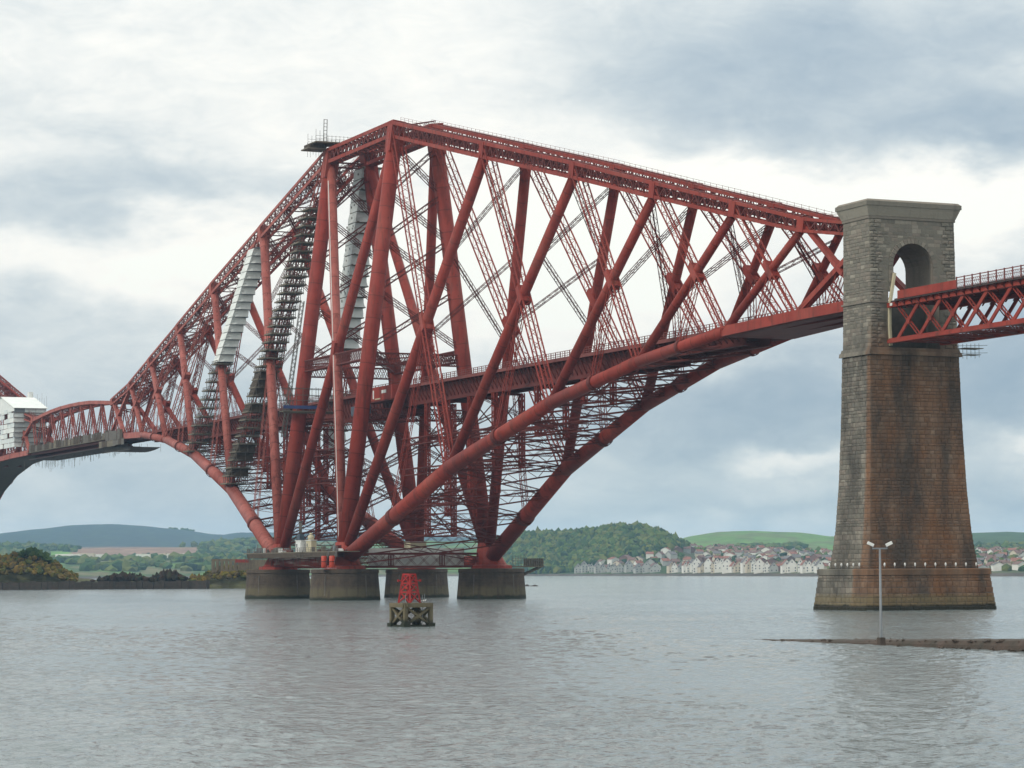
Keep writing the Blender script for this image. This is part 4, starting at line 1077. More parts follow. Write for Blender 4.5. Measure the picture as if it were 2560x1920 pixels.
# working deck between the two near piers
t = thing('pier_work_platform', 'cluttered grey work platform slung between the two near piers', 'platform', (0, -20.5, 11))
for k in range(12):
    m = MB(); m.box((-30.6+5.6*k, -21.2, 11.15+.04*(k % 2)), (5.5, 5.4, .22)); m.build('deck_panel', 'board', t)
m = MB(); m.box((2, -23.9, 10.5), (64, .12, 1.1)); m.build('fascia', 'netting', t)
for k in range(5): m = MB(); m.box((-26+13*k, -21.2, 10.4), (.5, 5.2, .9)); m.build('beam', 'red_dark', t)
m = MB()
for k in range(44): x = -31+1.5*k; m.bar((x, -23.8, 10.6+R.uniform(-2.2, 0)), (x, -23.8, 12.3), .07)
for hh in (11.7, 12.25): m.bar((-31, -23.8, hh), (34, -23.8, hh), .06)
m.build('railing', 'scaf', t, kind='stuff')
for k in range(34):
    x = R.choice([R.uniform(-30, -6), R.uniform(-30, -6), R.uniform(15, 33)]); hh = R.uniform(.3, 1.3); m = MB(); m.box((x, R.uniform(-23.3, -20), 11.3+hh/2), (R.uniform(.4, 2.2), R.uniform(.4, 1.2), hh), R.uniform(-.4, .4)); m.build('stacked_gear', R.choice(['scaf', 'board', 'galv', 'netting', 'red_dark', 'white']), t)
m = MB()
for k in range(60): x = R.uniform(-33, 32); y = R.uniform(-24.2, -22.5); z0 = R.uniform(7.8, 10.6); m.bar((x, y, z0), (x+R.uniform(-.4, .4), y, z0+R.uniform(1, 3.6)), .07)
for k in range(16): x = R.uniform(-33, 20); z0 = R.uniform(8.2, 10.6); m.bar((x, -24, z0), (x+R.uniform(3, 12), -24, z0+R.uniform(-.3, .3)), .08)
m.build('loose_poles', 'scaf', t, kind='stuff')
def cabin(name, label, x0, x1, y, z0, z1, mt_, dep=3.0, stripes=True, cat='cabin'):
    t = thing(name, label, cat, ((x0+x1)/2, y, z0)); m = MB(); m.box(((x0+x1)/2, y, (z0+z1)/2), (x1-x0, dep, z1-z0)); m.build('wall', mt_, t)
    m = MB(); m.box(((x0+x1)/2, y, z1+.08), (x1-x0+.3, dep+.3, .16)); m.build('roof', 'white', t)
    if stripes:
        for q in (.22,): m = MB(); m.box((x0+(x1-x0)*q, y-dep/2-.03, z0+(z1-z0)*.6), ((x1-x0)*.14, .05, (z1-z0)*.28)); m.build('window', 'glass', t)
    return t
cabin('site_cabin', 'white site cabin on the work platform between the near piers', .2, 4.2, -21.4, 11.3, 13.9, 'white', dep=1.3)
cabin('site_cabin', 'cream site cabin beside the white one on the work platform', 7.6, 11.2, -21.4, 11.3, 13.9, 'cream', dep=1.3)
t = thing('water_tank', 'small cream tank standing on the cream site cabin', 'tank', (9.2, -21.4, 14.06)); m = MB(); m.rings([(0, .75), (.8, .75), (.95, .5), (1, .3)], (9.2, -21.4, 14.06), (9.2, -21.4, 15.2), 16); m.build('drum', 'cream', t); m = MB(); m.tube((9.2, -21.4, 15.2), (9.2, -21.4, 15.7), .35, .35, 10); m.build('filler', 'cream', t)
t = thing('blue_plant', 'dark blue machine with dark exhaust stack on the work platform', 'machine', (-3.5, -19.5, 11.3)); m = MB(); m.box((-3.6, -19.5, 13.3), (2.2, 1.2, 4.0)); m.box((-3.6, -19.5, 15.4), (1.6, .9, .5)); m.build('body', 'blue_steel', t)
for k in range(4): m = MB(); m.tube((-4.4+.5*k, -19.5, 15.5), (-4.4+.5*k, -19.5, 18.6), .13, .13, 8); m.build('stack', 'scaf', t)
m = MB(); m.box((-3.65, -19.5, 18.6), (2.0, .6, .25)); m.build('stack_cap', 'scaf', t)
for x, lb in ((at_y(810, 1404, -25.2).x, 'orange-red tank hung below the work platform, left of the pair'), (at_y(830, 1405, -25.2).x, 'orange-red tank hung below the work platform, right of the pair')):
    t = thing('hung_tank', lb, 'tank', (x, -25.2, 7.5), 'orange-red tanks below the platform'); m = MB(); m.rings([(0, .55), (.05, .64), (.95, .64), (1, .5)], (x, -25.2, 7.5), (x, -25.2, 10.2), 16); m.build('drum', 'orange', t)
    m = MB(); m.rings([(0, .66), (1, .66)], (x, -25.2, 8.8), (x, -25.2, 9.0), 16, False); m.build('hoop', 'red_dark', t)
    m = MB(); m.box((x, -25.2, 7.4), (1.7, 1.6, .12)); m.build('tray', 'galv', t)
    for e in (-.6, .6): m = MB(); m.bar((x+e, -25.2, 7.4), (x+e*.5, -23.9, 12.0), .06); m.build('sling', 'galv', t)
# tarpaulin behind the base girder
m = MB(); rows = []
for k in range(8):
    z = 7.4+4.6*k/7; rows.append([(19.6+.5*math.sin(math.pi*((j % 8)/8))*math.sin(math.pi*k/7), -11+24*j/48, z) for j in range(49)])
m.grid(rows); tag(recentre(m.build('white_tarpaulin', 'sheet_new', None)), 'long white tarpaulin behind the red lattice girder at the pier tops', 'tarpaulin')
cabin('site_container', 'small cream container on the girder walkway behind the tarpaulin', 13, 17, 2.5, 11.6, 13.4, 'cream', dep=4.0, stripes=False, cat='container')
t = thing('pier_side_platform', 'small scaffold platform jutting right from the far right pier', 'platform', (22, 27, 7)); m = MB(); m.box((22, 27.2, 7.6), (5, 8.6, .25)); m.build('deck', 'board', t)
m = MB(); m.bar((22, 25.6, 5.2), (22, 31, 7.5), .3); m.bar((24, 25.6, 5.2), (24, 31, 7.5), .3); m.build('bracket', 'scaf', t)
for k in range(9): m = MB(); m.box((24.2, 26.6+.58*k, 8.6), (.5, .32, 1.8)); m.build('gas_bottle', 'scaf', t)
m = MB()
for k in range(12): m.bar((24.4, 23.4+.72*k, 7.6), (24.4, 23.4+.72*k, 9.5+.8*(k < 5)), .07)
for hh in (8.3, 9.0, 9.5): m.bar((24.4, 23.2, hh), (24.4, 31.3, hh), .06)
m.build('railing', 'scaf', t, kind='stuff')
# boarding along the suspended span
t = thing('span_boarding', 'olive netted scaffold boarding along the side of the suspended span', 'scaffold', (-285, -5.2, 47))
for k in range(39):
    x = -336.5+3.3*k; m = MB(); h_ = 2.3+R.uniform(-.5, .35); ex_ = max(0, min(1, (x+233)/4)); m.box((x+1.62, -5.25-1.35*ex_+R.uniform(-.12, .12), 49.5-1.0*ex_+(h_+.8*ex_)/2), (3.26, .08, h_+.8*ex_)); m.build('board_panel', R.choice(['netting', 'netting', 'board', 'scaf']), t)
for k in range(40):
    x = -337+3.3*k; m = MB(); m.box((x+1.65, -5.5, 49.3), (3.26, .9, .16)); m.build('toe_board', 'board', t)
for k in range(9):
    x = -236+3.3*k; m = MB(); m.box((x+1.62, -6.55, 47.6), (3.26, .08, 2.0+R.uniform(-.3, .2))); m.build('board_panel', R.choice(['netting', 'board', 'scaf']), t)
m = MB()
for k in range(90): x = -336+1.44*k; m.bar((x, -5.35, 49), (x, -5.35, 52+R.uniform(-.3, 1.0)), .06)
m.build('guard_posts', 'scaf', t, kind='stuff')
m = MB(); m.box((-283, 0, 46.9), (108, 10.4, .2)); m.build('soffit', 'deck', t)
m = MB()
for k in range(130):
    x = R.uniform(-345, -205); y = R.uniform(-5.4, 5.4); l = R.uniform(.8, 2.6)*(1.6 if x < -300 else 1); m.bar((x, y, 46.8), (x, y, 46.8-l), .06)
for k in range(46):
    x = -234+.62*k; m.bar((x, -5.4, 44.9), (x, -5.4, 46.9), .06)
m.bar((-236, -5.4, 44.9), (-203, -5.4, 44.9), .1); m.build('hanging_ropes', 'scaf', t, kind='stuff')
m = MB(); rows = []
for k in range(9):
    a = -1+2*k/8; rows.append([(-221+15*a, y, 44.9+.9*a*a) for y in (-5.2, -2, 2, 5.2)])
m.grid(rows); m.build('hung_cradle', 'deck', t)
t = thing('white_enclosure', 'white sheeted weatherproof enclosure round the far cantilever at left edge', 'enclosure', (-358, 0, 52))
yr = at_x(115, 1021, -348).y
for k in range(8):
    z0 = 52+1.78*k; ny = 3; dyp = (yr+8)/ny
    for j in range(ny):
        m = MB(); m.box((-347.6+R.uniform(-.5, .3), -8+dyp*(j+.5), z0+.85), (.25, dyp-.05, 1.66), R.uniform(-.03, .03)); m.build('sheet_panel', R.choice(['sheet', 'sheet', 'sheet_new', 'galv']), t)
    for j in range(7):
        if R.random() < .12: continue
        m = MB(); m.box((-350.2-5.3*j, -8+R.uniform(-.35, .35), z0+.85), (5.25, .2, 1.7*R.uniform(.85, 1.0)), R.uniform(-.04, .04)); m.build('sheet_panel', R.choice(['sheet', 'sheet', 'sheet_new']), t)
    m = MB(); m.box((-347.3, (-8+yr)/2, z0), (.9, yr+8.4, .14)); m.build('platform', 'scaf', t)
m = MB(); m.grid([[(-346.6, -8.5, 66.1), (-346.6, yr+.5, 66.1)], [(-367, -8.5, 71.3), (-367, yr+.5, 71.3)], [(-386, -8.5, 70.2), (-386, yr+.5, 70.2)]], False)
m.grid([[(-346.6, -8.5, 65.95), (-346.6, yr+.5, 65.95)], [(-367, -8.5, 71.1), (-367, yr+.5, 71.1)], [(-386, -8.5, 70.0), (-386, yr+.5, 70.0)]], False); m.build('roof_sheet', 'sheet_new', t)
m = MB(); rows = [[(-347.5, -8, 66), (-367, -8, 71), (-385, -8, 70)], [(-347.5, -8, 65), (-367, -8, 65), (-385, -8, 65)]]; m.grid(rows, False); m.build('gable_sheet', 'sheet_new', t)
m = MB(); m.box((-372, yr, 72.3), (2.0, 1.6, 2.6)); m.build('stair_head', 'white', t)
m = MB()
for k in range(9): x = -348-3.5*k; m.bar((x, yr+.2, 66), (x, yr+.2, 70+.16*(-348-x)*.2+R.uniform(0, 2.0)), .05)
m.build('poles', 'scaf', t, kind='stuff')

# ------------------------------------------------------------------ beacon, slipway, lamp
BC = at_d(1028, 1562, 312.0); BC.z = 0; ba = YAW+math.radians(76)
t = thing('concrete_dolphin', 'square concrete platform on crossed legs carrying the red beacon', 'platform', (BC.x, BC.y, 0))
cor = [BC+V((math.cos(ba+k*math.pi/2), math.sin(ba+k*math.pi/2), 0))*2.35 for k in range(4)]
for c in cor:
    m = MB(); m.box(c+Z*1.1, (.46, .46, 3.4), ba+math.pi/4); m.build('leg', 'concrete', t)
    m = MB(); m.box(c+Z*.15, (.85, .85, .9), ba+math.pi/4); m.build('footing', 'concrete', t)
for k in range(4):
    p, q = cor[k], cor[(k+1) % 4]
    m = MB(); m.bar(p+Z*.35, q+Z*2.5, .3, .3); m.build('brace', 'concrete', t)
    m = MB(); m.bar(q+Z*.35, p+Z*2.5, .28, .28); m.build('brace', 'concrete', t)
    m = MB(); m.bar(p+Z*.2, q+Z*.2, .3, .3); m.build('sill', 'concrete', t)
    m = MB(); m.bar(p+Z*2.68, q+Z*2.68, .75, .5, Z, True); m.build('cap_beam', 'concrete', t)
m = MB(); m.box(BC+Z*2.85, (3.5, 3.5, .2), ba+math.pi/4); m.build('deck', 'concrete', t)
m = MB()
for c, h in ((cor[1], 1.0), (cor[2]*.7+BC*.3, 1.1), (cor[3]*.6+BC*.4, 1.2)): m.bar(c+Z*2.9, c+Z*(2.9+h), .06)
m.bar(BC+V((1.3, .9, -.3)), BC+V((1.3, .9, 3.9)), .06); m.build('handpost', 'galv', t)
t = thing('beacon_tower', 'bright red lattice beacon tower with cross-arm on the concrete platform', 'beacon', (BC.x, BC.y, 2.95))
o0 = BC+Z*2.95-_r0*.22; a0 = ba+.35
def bcn(k, z): w_ = 1.28-.165*z; return o0+V((math.cos(a0+k*math.pi/2), math.sin(a0+k*math.pi/2), 0))*w_+Z*z
for k in range(4): m = MB(); m.bar(bcn(k, 0), bcn(k, 3.4), .2, .2); m.build('leg', 'red_bright', t)
lv = [0, 1.25, 2.3, 3.35]
for j in range(3):
    for k in range(4):
        m = MB(); m.bar(bcn(k, lv[j]), bcn((k+1) % 4, lv[j+1]), .13, .13); m.bar(bcn((k+1) % 4, lv[j]), bcn(k, lv[j+1]), .13, .13); m.build('brace', 'red_bright', t)
        m = MB(); m.bar(bcn(k, lv[j+1]), bcn((k+1) % 4, lv[j+1]), .16, .2); m.build('rail', 'red_bright', t)
m = MB(); m.box(o0+Z*3.36, (1.05, 1.05, .12), a0+math.pi/4); m.build('top_plate', 'red_bright', t)
m = MB(); m.bar(o0+Z*2.62-_r0*1.3, o0+Z*2.62+_r0*1.3, .14, .14); m.box(o0+Z*2.62-_r0*1.3, (.2, .2, .26)); m.box(o0+Z*2.62+_r0*1.3, (.2, .2, .26)); m.build('cross_arm', 'red_bright', t)
m = MB(); m.box(o0+Z*1.8-_f*.75-_r0*.3, (.5, .2, .25), YAW); m.build('equipment_box', 'orange', t)
def gull(p, rz, label):
    m = MB(); p = V(p); d = V((math.cos(rz), math.sin(rz), 0))
    m.rings([(0, .02), (.25, .07), (.55, .09), (.8, .06), (1, .02)], p+Z*.16-d*.22, p+Z*.22+d*.18, 8); m.rings([(0, .02), (.4, .055), (1, .03)], p+Z*.24+d*.13, p+Z*.36+d*.2, 8)
    m.bar(p+Z*.33+d*.2, p+Z*.32+d*.28, .02); m.bar(p, p+Z*.17, .015); m.bar(p+V((0, .05, 0)), p+V((0, .05, .17)), .015)
    tag(recentre(m.build('gull', 'white', None)), label, 'gull', 'gulls resting on the concrete platform')
gp_ = BC+_r0*1.35-_f*.2; gull((gp_.x, gp_.y, 2.96), 1.0, 'white gull on the concrete platform, left of two'); gp_ = BC+_r0*1.62-_f*.3; gull((gp_.x, gp_.y, 3.0), 2.0, 'white gull on the concrete platform, right of two and standing higher')
# slipway rising out of the water
m = MB(); rows = []
for k in range(61):
    x = 376+1.5*k; h = .10+.0215*(x-377); rn = lambda q: mnoise.noise((x*.6, q, 0))*.12
    yf = -108.7+rn(1)*2+.008*(x-384); wd = min(6.0, .8+.14*(x-376))
    rows.append([(x, yf-.35, -1.0), (x, yf+rn(3), h*.6+rn(2)*.5), (x, yf+.25, h+rn(4)*.6), (x, yf+wd*.5, h+.10+rn(5)*.6), (x, yf+wd, h-.05+rn(6)*.6), (x, yf+wd+.5, -1.0)])
m.grid(rows, False); m.build('slipway', 'slip', kind='structure')
m = MB(); ti = []
for k in range(420):
    x = 378+R.random()**.7*85; h = .10+.0215*(x-377); yf = -108.7+.008*(x-384); e = R.choice([-.25, 0, .2, R.uniform(0, 4)])
    crown(m, ti, V((x, yf+e, max(-.25, h*(.3 if e < .1 else 1))-.12)), R.uniform(.08, .26), R.uniform(.08, .26), ICO1, .7)
o = m.build('shore_stones', 'slip', kind='stuff'); o['label'] = 'dark weedy stones strewn along the slipway'; o['category'] = 'stones'
LB = at_d(2203, 1601, 219.0); LBx, LBy = LB.x, LB.y; lz = .62
t = thing('lamp_post', 'grey lamp post with two white floodlights standing on the slipway', 'lamp post', (LBx, LBy, lz))
dl = math.hypot(LBx-CAM.x, LBy-CAM.y); ztop = CAM.z+dl*slope(2202, 1371)
m = MB(); m.box((LBx, LBy, lz+.15), (.5, .5, .6)); m.build('foot', 'slip', t)
m = MB(); m.rings([(0, .13), (.02, .13), (.05, .115), (1, .085)], (LBx, LBy, lz), (LBx, LBy, ztop), 14); m.build('pole', 'galv', t)
pc = V((LBx, LBy, ztop)); m = MB(); m.bar(pc-_r0*.62, pc+_r0*.62, .1, .12, Z, True); m.build('cross_bar', 'galv', t)
for s in (-1, 1):
    c = pc+_r0*(s*.62)+Z*.30; m = MB(); ax = (_r0*s*.88-Z*-.42).normalized()
    p, q = c-ax*.12, c+ax*.42; m.bar(p, q, .36, .24, Z, True); lm = m.build('floodlight', 'white', t)
    m = MB(); m.bar(pc+_r0*(s*.56), c, .07); m.build('stirrup', 'galv', lm)
# low rock beyond the far right pier
m = MB(); rc = at_d(1322, 1463, 1120); rc.z = 0; ti = []
for k in range(16): a_ = R.uniform(-4, 3); crown(m, ti, rc+_r0*a_+V((0, 0, -.6)), R.uniform(.7, 1.6), R.uniform(.8, 2.0)*(1-.12*abs(a_)), ICO1, .6)
tag(recentre(m.build('rock', 'slip', None)), 'low dark rock in the water right of the far pier', 'rock')

# ------------------------------------------------------------------ the island behind the left arm
ISD = 1072.0
def isl(px, d): r = ray(px, 1440); k = d/math.hypot(r.x, r.y); return V((CAM.x+r.x*k, CAM.y+r.y*k, 0))
def z_at(px, py, d): return CAM.z+d*slope(px, py)
ITOP = [(-300, 1432), (-60, 1410), (0, 1396), (40, 1388), (80, 1384), (110, 1392), (140, 1410), (170, 1432), (200, 1446), (250, 1448), (400, 1447), (500, 1445), (540, 1425), (600, 1418), (680, 1420), (760, 1440), (820, 1462)]
m = MB(); rows = []; dd = [0, 2, 4, 10, 18, 26, 36, 48, 62, 80]
for j, e in enumerate(dd):
    row = []
    for k in range(110):
        px = -300+10.4*k; d = ISD+e+6*mnoise.noise((px*.02, 0, 2)); zt = max(.3, z_at(px, lerpt(ITOP, px), ISD+24))
        f = (-.6, .3, .55, .75, .92, 1.0, .98, .8, .45, -.1)[j]
        z = (f*min(zt, 3.0+zt*.0) if j < 3 else 3.0*f+(zt-3.0)*max(0, (f-.7)/.3) if zt > 3 else zt*f)
        p = isl(px, d); p.z = z+mnoise.noise((px*.11, e*.3, 1))*.5*(j > 0); row.append(p)
    rows.append(row)
m.grid(rows, False)
mat('island', (.075, .06, .04), .95, (.12, .125, .045), .09, bump=.8, bscale=.8)
m.build('island', 'island', kind='structure')
t = thing('sea_wall', 'long dark rubble sea wall along the island shore', 'wall', isl(230, ISD))
for k in range(46):
    px0, px1 = -120+14.0*k, -120+14.0*(k+1)-.5; p, q = isl(px0, ISD-1.5+R.uniform(-.3, .3)), isl(px1, ISD-1.5+R.uniform(-.3, .3)); h = 3.1+R.uniform(-.3, .35)
    for z0, z1 in ((-.6, h*.5-.03), (h*.5, h)):
        m = MB(); m.bar(p+Z*(z0+z1)/2, q+Z*(z0+z1)/2, 1.6+R.uniform(-.2, .3), z1-z0, Z, True); m.build('wall_block', 'slip', t)
m = MB(); ti = []
def bush(label, name, px, d, n, rx, rz, mt_, hh, cat='bush'):
    m = MB(); ti = []; c = isl(px, d)
    for _ in range(n):
        a = R.gauss(0, .5); px2 = px+a*rx*2; zt = max(2.6, z_at(px2, lerpt(ITOP, px2), ISD+24))
        q = isl(px2, d+R.uniform(-4, 4)); crown(m, ti, V((q.x, q.y, zt-1.0+R.uniform(-.4, .4))), R.uniform(.8, 1.9), hh*R.uniform(.45, 1.0)*(1-min(.6, abs(a)*.5)), ICO1, .5)
    o = m.build(name, mt_); set_tint(o, ti); recentre(o); tag(o, label, cat); return o
o = bush('dark brown leafless thicket on the island, left of two', 'thicket', 308, ISD+16, 110, 30, 4, 'bush', 4.6)
o = bush('dark thicket on the island beside the ruined wall', 'thicket', 425, ISD+16, 100, 22, 4, 'bush', 5.2)
o = bush('dark green bush on top of the yellow gorse mound', 'green_bush', 84, ISD+20, 130, 24, 4, 'greenbush', 4.0, 'bush')
m = MB(); ti = []
for _ in range(900):
    px = R.uniform(-200, 190) if R.random() < .7 else R.uniform(480, 760); zt = z_at(px, lerpt(ITOP, px), ISD+24); e = R.uniform(3, 30)
    f = min(1, .25+e/28); q = isl(px, ISD+e); crown(m, ti, V((q.x, q.y, 2.2+max(0, (zt-2.6))*f-.5)), R.uniform(.7, 1.7), R.uniform(1.2, 2.6), ICO1, .5)
o = m.build('gorse', 'gorse'); set_tint(o, ti); o['kind'] = 'stuff'; o['label'] = 'yellow-brown gorse covering the island mound'; o['category'] = 'gorse'
t = thing('ruined_wall', 'roofless ruined stone building with open windows on the island', 'ruin', isl(585, ISD+14))
zb_ = z_at(585, 1424, ISD+14)-.6
for k in range(6):
    p = isl(533+11*k, ISD+14); m = MB(); m.box(p+Z*(zb_+2.0), (1.3, 1.3, 4.2), YAW); m.build('pier', 'concrete', t)
p, q = isl(529, ISD+14), isl(594, ISD+14); m = MB(); m.bar(p+Z*(zb_+4.5), q+Z*(zb_+4.5), 1.3, .9, Z, True); m.build('lintel', 'concrete', t)
m = MB(); m.bar(p+Z*zb_, q+Z*zb_, 1.3, 1.2, Z, True); m.build('plinth', 'concrete', t)
p, q = isl(594, ISD+16), isl(668, ISD+16); m = MB(); m.bar(p+Z*(zb_+1.6), q+Z*(zb_+1.6), 5, 6.0, Z, True); m.build('wall', 'concrete', t)
m = MB(); p, q = isl(588, ISD+11), isl(622, ISD+11); m.bar(p+Z*(zb_+4.1), q+Z*(zb_+4.1), .3, 1.3, Z, True); m.build('red_board', 'red', t)
m = MB(); p = isl(498, ISD-2.5); m.box(p+Z*1.5, (6, 3, 3.4), YAW+math.pi/2); tag(recentre(m.build('boat_shed', 'slip', None)), 'small dark shed at the foot of the island bank', 'shed')

# ------------------------------------------------------------------ town on the far shore
mat('harl_white', (.74, .72, .65), .85, (.66, .63, .56), .4); mat('harl_cream', (.60, .52, .40), .85, (.52, .45, .34), .4); mat('harl_grey', (.42, .42, .38), .85, (.36, .36, .33), .4)
mat('tile_red', (.27, .11, .07), .85, (.21, .09, .065), .4); mat('slate', (.12, .115, .115), .8, (.17, .15, .14), .4); mat('tile_brown', (.19, .11, .085), .85, (.15, .09, .075), .4)
def house_mesh(w_, d_, h_, rh, wallm, roofm):
    v = MB(); x, y = w_/2, d_/2
    v.v = [V(p) for p in ((-x, -y, -2), (x, -y, -2), (x, y, -2), (-x, y, -2), (-x, -y, h_), (x, -y, h_), (x, y, h_), (-x, y, h_), (0, -y, h_+rh), (0, y, h_+rh))]
    for f in ((0, 1, 5, 8, 4), (2, 3, 7, 9, 6), (1, 2, 6, 5), (3, 0, 4, 7)): v.face(f)
    wl = bpy.data.meshes.new('wall'); wl.from_pydata([tuple(p) for p in v.v], [], v.f); wl.materials.append(M[wallm])
    rf = MB(); o = .35; sl_ = rh/x
    for s in (-1, 1):
        rf.grid([[(s*(x+o), -y-o, h_-sl_*o+.12), (0, -y-o, h_+rh+.12)], [(s*(x+o), y+o, h_-sl_*o+.12), (0, y+o, h_+rh+.12)]], False)
        rf.grid([[(s*(x+o), -y-o, h_-sl_*o-.1), (0, -y-o, h_+rh-.1)], [(s*(x+o), y+o, h_-sl_*o-.1), (0, y+o, h_+rh-.1)]], False)
    rf.box((x*.35, y*.5, h_+rh+.1), (.9, .9, 1.6))
    rm = bpy.data.meshes.new('roof'); rm.from_pydata([tuple(p) for p in rf.v], [], rf.f); rm.materials.append(M[roofm])
    return wl, rm
_hm = {}
WIN = bpy.data.meshes.new('window'); _b = MB(); _b.box((0, 0, 0), (1.0, .12, 1.3)); WIN.from_pydata([tuple(p) for p in _b.v], [], _b.f); WIN.materials.append(M['glass'])
def obj(name, me, parent, mtx):
    o = bpy.data.objects.new(name, me); S.collection.objects.link(o); o.parent = parent; o.matrix_local = mtx; return o
def house(px, d, w_, h_, rh, wallm, roofm, rot, label, group, windows):
    key = (round(w_, 1), round(h_, 1), round(rh, 1), wallm, roofm)
    if key not in _hm: _hm[key] = house_mesh(key[0], 9.0, key[1], key[2], wallm, roofm)
    wl, rm = _hm[key]; p = gp(px, d); t = thing('house', label, 'house', p, group); t.rotation_euler = (0, 0, YAW-math.pi/2+rot)
    obj('wall', wl, t, Matrix()); obj('roof', rm, t, Matrix())
    if windows:
        nf = max(1, int(h_/2.7))
        for k in range(nf):
            for x in ((-w_*.27, w_*.27) if w_ < 9 else (-w_*.33, 0, w_*.33)):
                if R.random() < .7: obj('window', WIN, t, Matrix.Translation((x, -4.53, 1.5+2.7*k)))
        if rh > 2.6: obj('window', WIN, t, Matrix.Translation((0, -4.53, h_+rh*.35)))
front = [(445, 10, 7.0, 'grey'), (487, 10, 9.5, 'grey'), (537, 8, 7, 'grey'), (577, 11, 7.5, 'grey'), (613, 7, 5.5, 'grey'), (655, 9, 5.5, 'grey'), (690, 8, 6.0, 'grey'), (728, 13, 5.5, 'grey'), (788, 11, 8, 'grey'), (850, 11, 5.5, 'grey'), (908, 12, 8, 'grey'), (965, 16, 5, 'grey'),
         (1072, 9, 8, 'cream'), (1100, 11, 8, 'white'), (1140, 8, 6.5, 'grey'), (1167, 8, 8.0, 'white'), (1190, 9, 8.5, 'white'), (1220, 8, 10, 'white'), (1246, 11, 11, 'white'), (1284, 10, 7.5, 'cream'), (1328, 14, 9.5, 'white'), (1362, 8, 8.5, 'cream'), (1386, 9, 10, 'white'), (1416, 9, 9.5, 'white'), (1456, 15, 11.0, 'white'), (1492, 8, 8.0, 'white'), (1530, 14, 7.5, 'cream'), (1573, 10, 11, 'white'), (1605, 11, 9, 'cream'), (1632, 8, 9.5, 'white'), (1672, 15, 9, 'white'), (1722, 9, 8, 'white'), (1765, 13, 5, 'grey'),
         (1848, 12, 8.0, 'white'), (1888, 13, 8.5, 'white'), (1950, 9, 8, 'white'), (1976, 11, 9, 'white'), (2010, 9, 7.5, 'white'), (2035, 9, 7, 'white'), (2072, 11, 8.5, 'white')]
wc = {'grey': 'harl_grey', 'cream': 'harl_cream', 'white': 'harl_white'}  # grey: pale waterfront walls with their shade put into the colour
for k, (zx, w_, h_, c) in enumerate(front):
    px = 1280+zx/2.698; d = lerpt(SHORE, px)+46+(k % 3)*9; rf = 'tile_red' if c != 'grey' and k % 5 in (0, 1, 3) else 'slate'
    sfx = 'th' if 10 < (k+1) % 100 < 14 else {1: 'st', 2: 'nd', 3: 'rd'}.get((k+1) % 10, 'th')
    w_ = round(w_*R.uniform(.62, .82), 1); h_ *= R.uniform(.8, 1.1)
    house(px, d, w_, h_, 2.4+.3*w_, wc[c], rf, R.uniform(-.25, .25), '%s waterfront house with %s roof, %d%s from left along the far shore' % ({'grey': 'shaded grey', 'cream': 'pale cream', 'white': 'bright white'}[c], 'red' if rf == 'tile_red' else 'grey', k+1, sfx), 'waterfront houses on the far shore', True)
n = 0; used = []
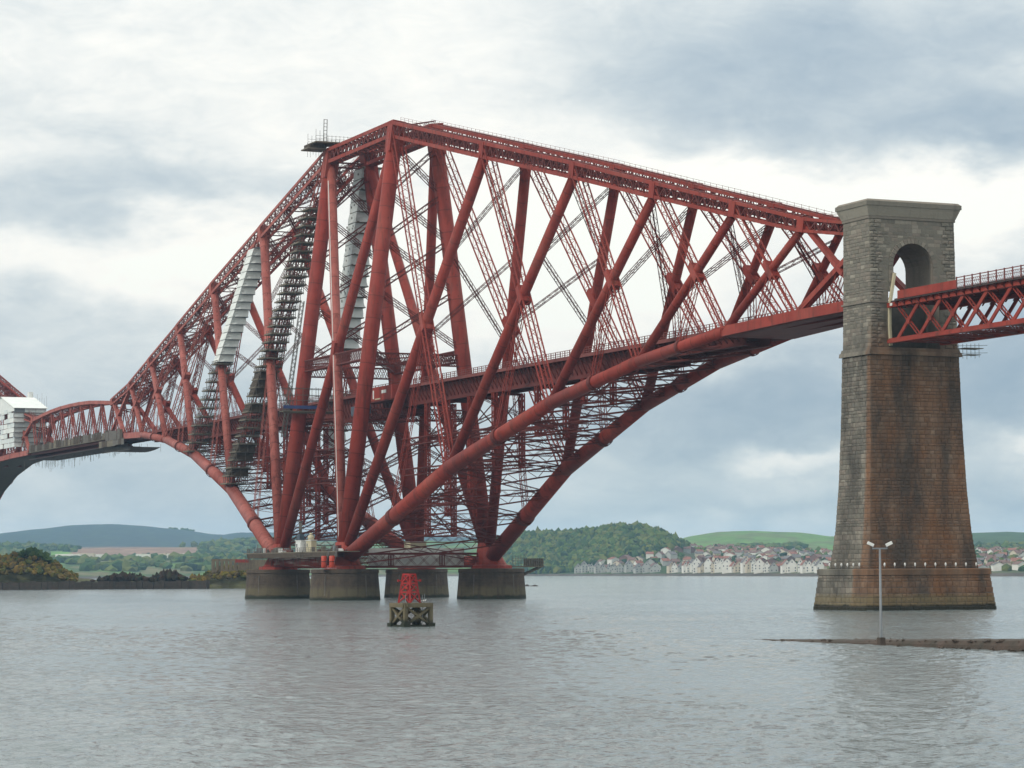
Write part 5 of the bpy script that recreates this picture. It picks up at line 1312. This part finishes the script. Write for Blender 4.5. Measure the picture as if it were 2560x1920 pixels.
while n < 260:
    px = R.uniform(1450, 2640); d0 = lerpt(SHORE, px); d = d0+85+(D3(px)+150-d0)*R.random()**1.15; z = hterr(px, d); py = py_of(px, d, z)
    if 2075 < px < 2420: continue
    if py < town_line(px)+3: continue
    if any(abs(px-a)*d/FPX+abs(d-b_)*.35 < 13 for a, b_ in used): continue
    used.append((px, d)); c = R.choice(['harl_white', 'harl_white', 'harl_cream', 'harl_cream', 'harl_grey', 'tile_brown']); rf = R.choice(['tile_brown', 'tile_brown', 'tile_red', 'slate'])
    nm = {'harl_white': 'white', 'harl_cream': 'cream', 'harl_grey': 'grey', 'tile_brown': 'brown brick'}[c]; rn = {'tile_brown': 'brown', 'tile_red': 'red', 'slate': 'slate'}[rf]
    zone = 'right of the stone tower' if px > 2400 else 'behind the waterfront houses' if d < d0+330 else 'high on the town slope'
    w_ = R.choice([8.0, 10.0, 13.0]); h_ = R.choice([3.2, 5.2]); ro = R.uniform(-1.6, 1.6)
    lm = next(b_ for a, b_ in ((1560, 'below the wooded hill'), (1640, 'under the hill summit'), (1720, 'below the gap between hills'), (1800, 'left of the green hill crest'), (1900, 'under the green hill'), (2000, 'below the hedge line'), (2080, 'just left of the stone tower'), (2500, 'just right of the stone tower'), (2900, 'near the right frame edge')) if px < a)
    up = 'in the front streets' if d < d0+330 else 'halfway up' if d < d0+620 else 'high up'
    nm = nm.replace(' brick', ''); lm = lm.replace('just ', '').replace('the stone tower', 'the tower').replace('between hills', '').strip(); up = up.replace('in the front streets', 'lower street')
    lb = 'far %s %s %s house, %s roof, %s, %s' % ({8.0: 'narrow', 10.0: 'medium', 13.0: 'wide'}[w_], 'tall' if h_ > 4 else 'low', nm, rn, up, lm)
    house(px, d, w_, h_, R.choice([2.4, 3.2]), c, rf, ro, lb, 'far houses of the hillside town', False); n += 1
for k, (px, d, w_, h_) in enumerate(((195, 4250, 46, 6), (160, 4000, 24, 5), (178, 3950, 30, 5), (215, 3980, 26, 6), (245, 4020, 30, 5), (365, 4100, 30, 7), (425, 4080, 60, 7), (452, 4030, 40, 6), (470, 4060, 26, 6), (142, 6100, 30, 7), (150, 6150, 40, 6))):
    p = gp(px, d); m = MB(); m.box(p+Z*(h_/2+4), (w_, 14, h_), YAW-math.pi/2); m.box(p+Z*(h_+4.2), (w_+.6, 10, .5), YAW-math.pi/2)
    tag(recentre(m.build('works_building', 'harl_white' if k % 3 else 'harl_cream', None)), 'long low pale works building among trees, %s from left below the fields' % (ORD+['eleventh'])[k] if k < 9 else 'pale far building at the foot of the blue ridge, %s of two' % ('left', 'right')[k-9], 'building', 'works buildings beyond the island')

# ------------------------------------------------------------------ air
hz = MB(); hz.box((-6000, 200, 125), (13600, 18200, 258)); hm = bpy.data.materials.new('haze'); hm.use_nodes = True; t = hm.node_tree; t.nodes.clear()
pv = t.nodes.new('ShaderNodeVolumePrincipled'); pv.inputs['Color'].default_value = (.46, .73, 1.0, 1); pv.inputs['Density'].default_value = 6e-5; pv.inputs['Anisotropy'].default_value = .2
ot = t.nodes.new('ShaderNodeOutputMaterial'); t.links.new(pv.outputs[0], ot.inputs['Volume']); M['haze'] = hm
hz.build('haze', 'haze', kind='stuff')
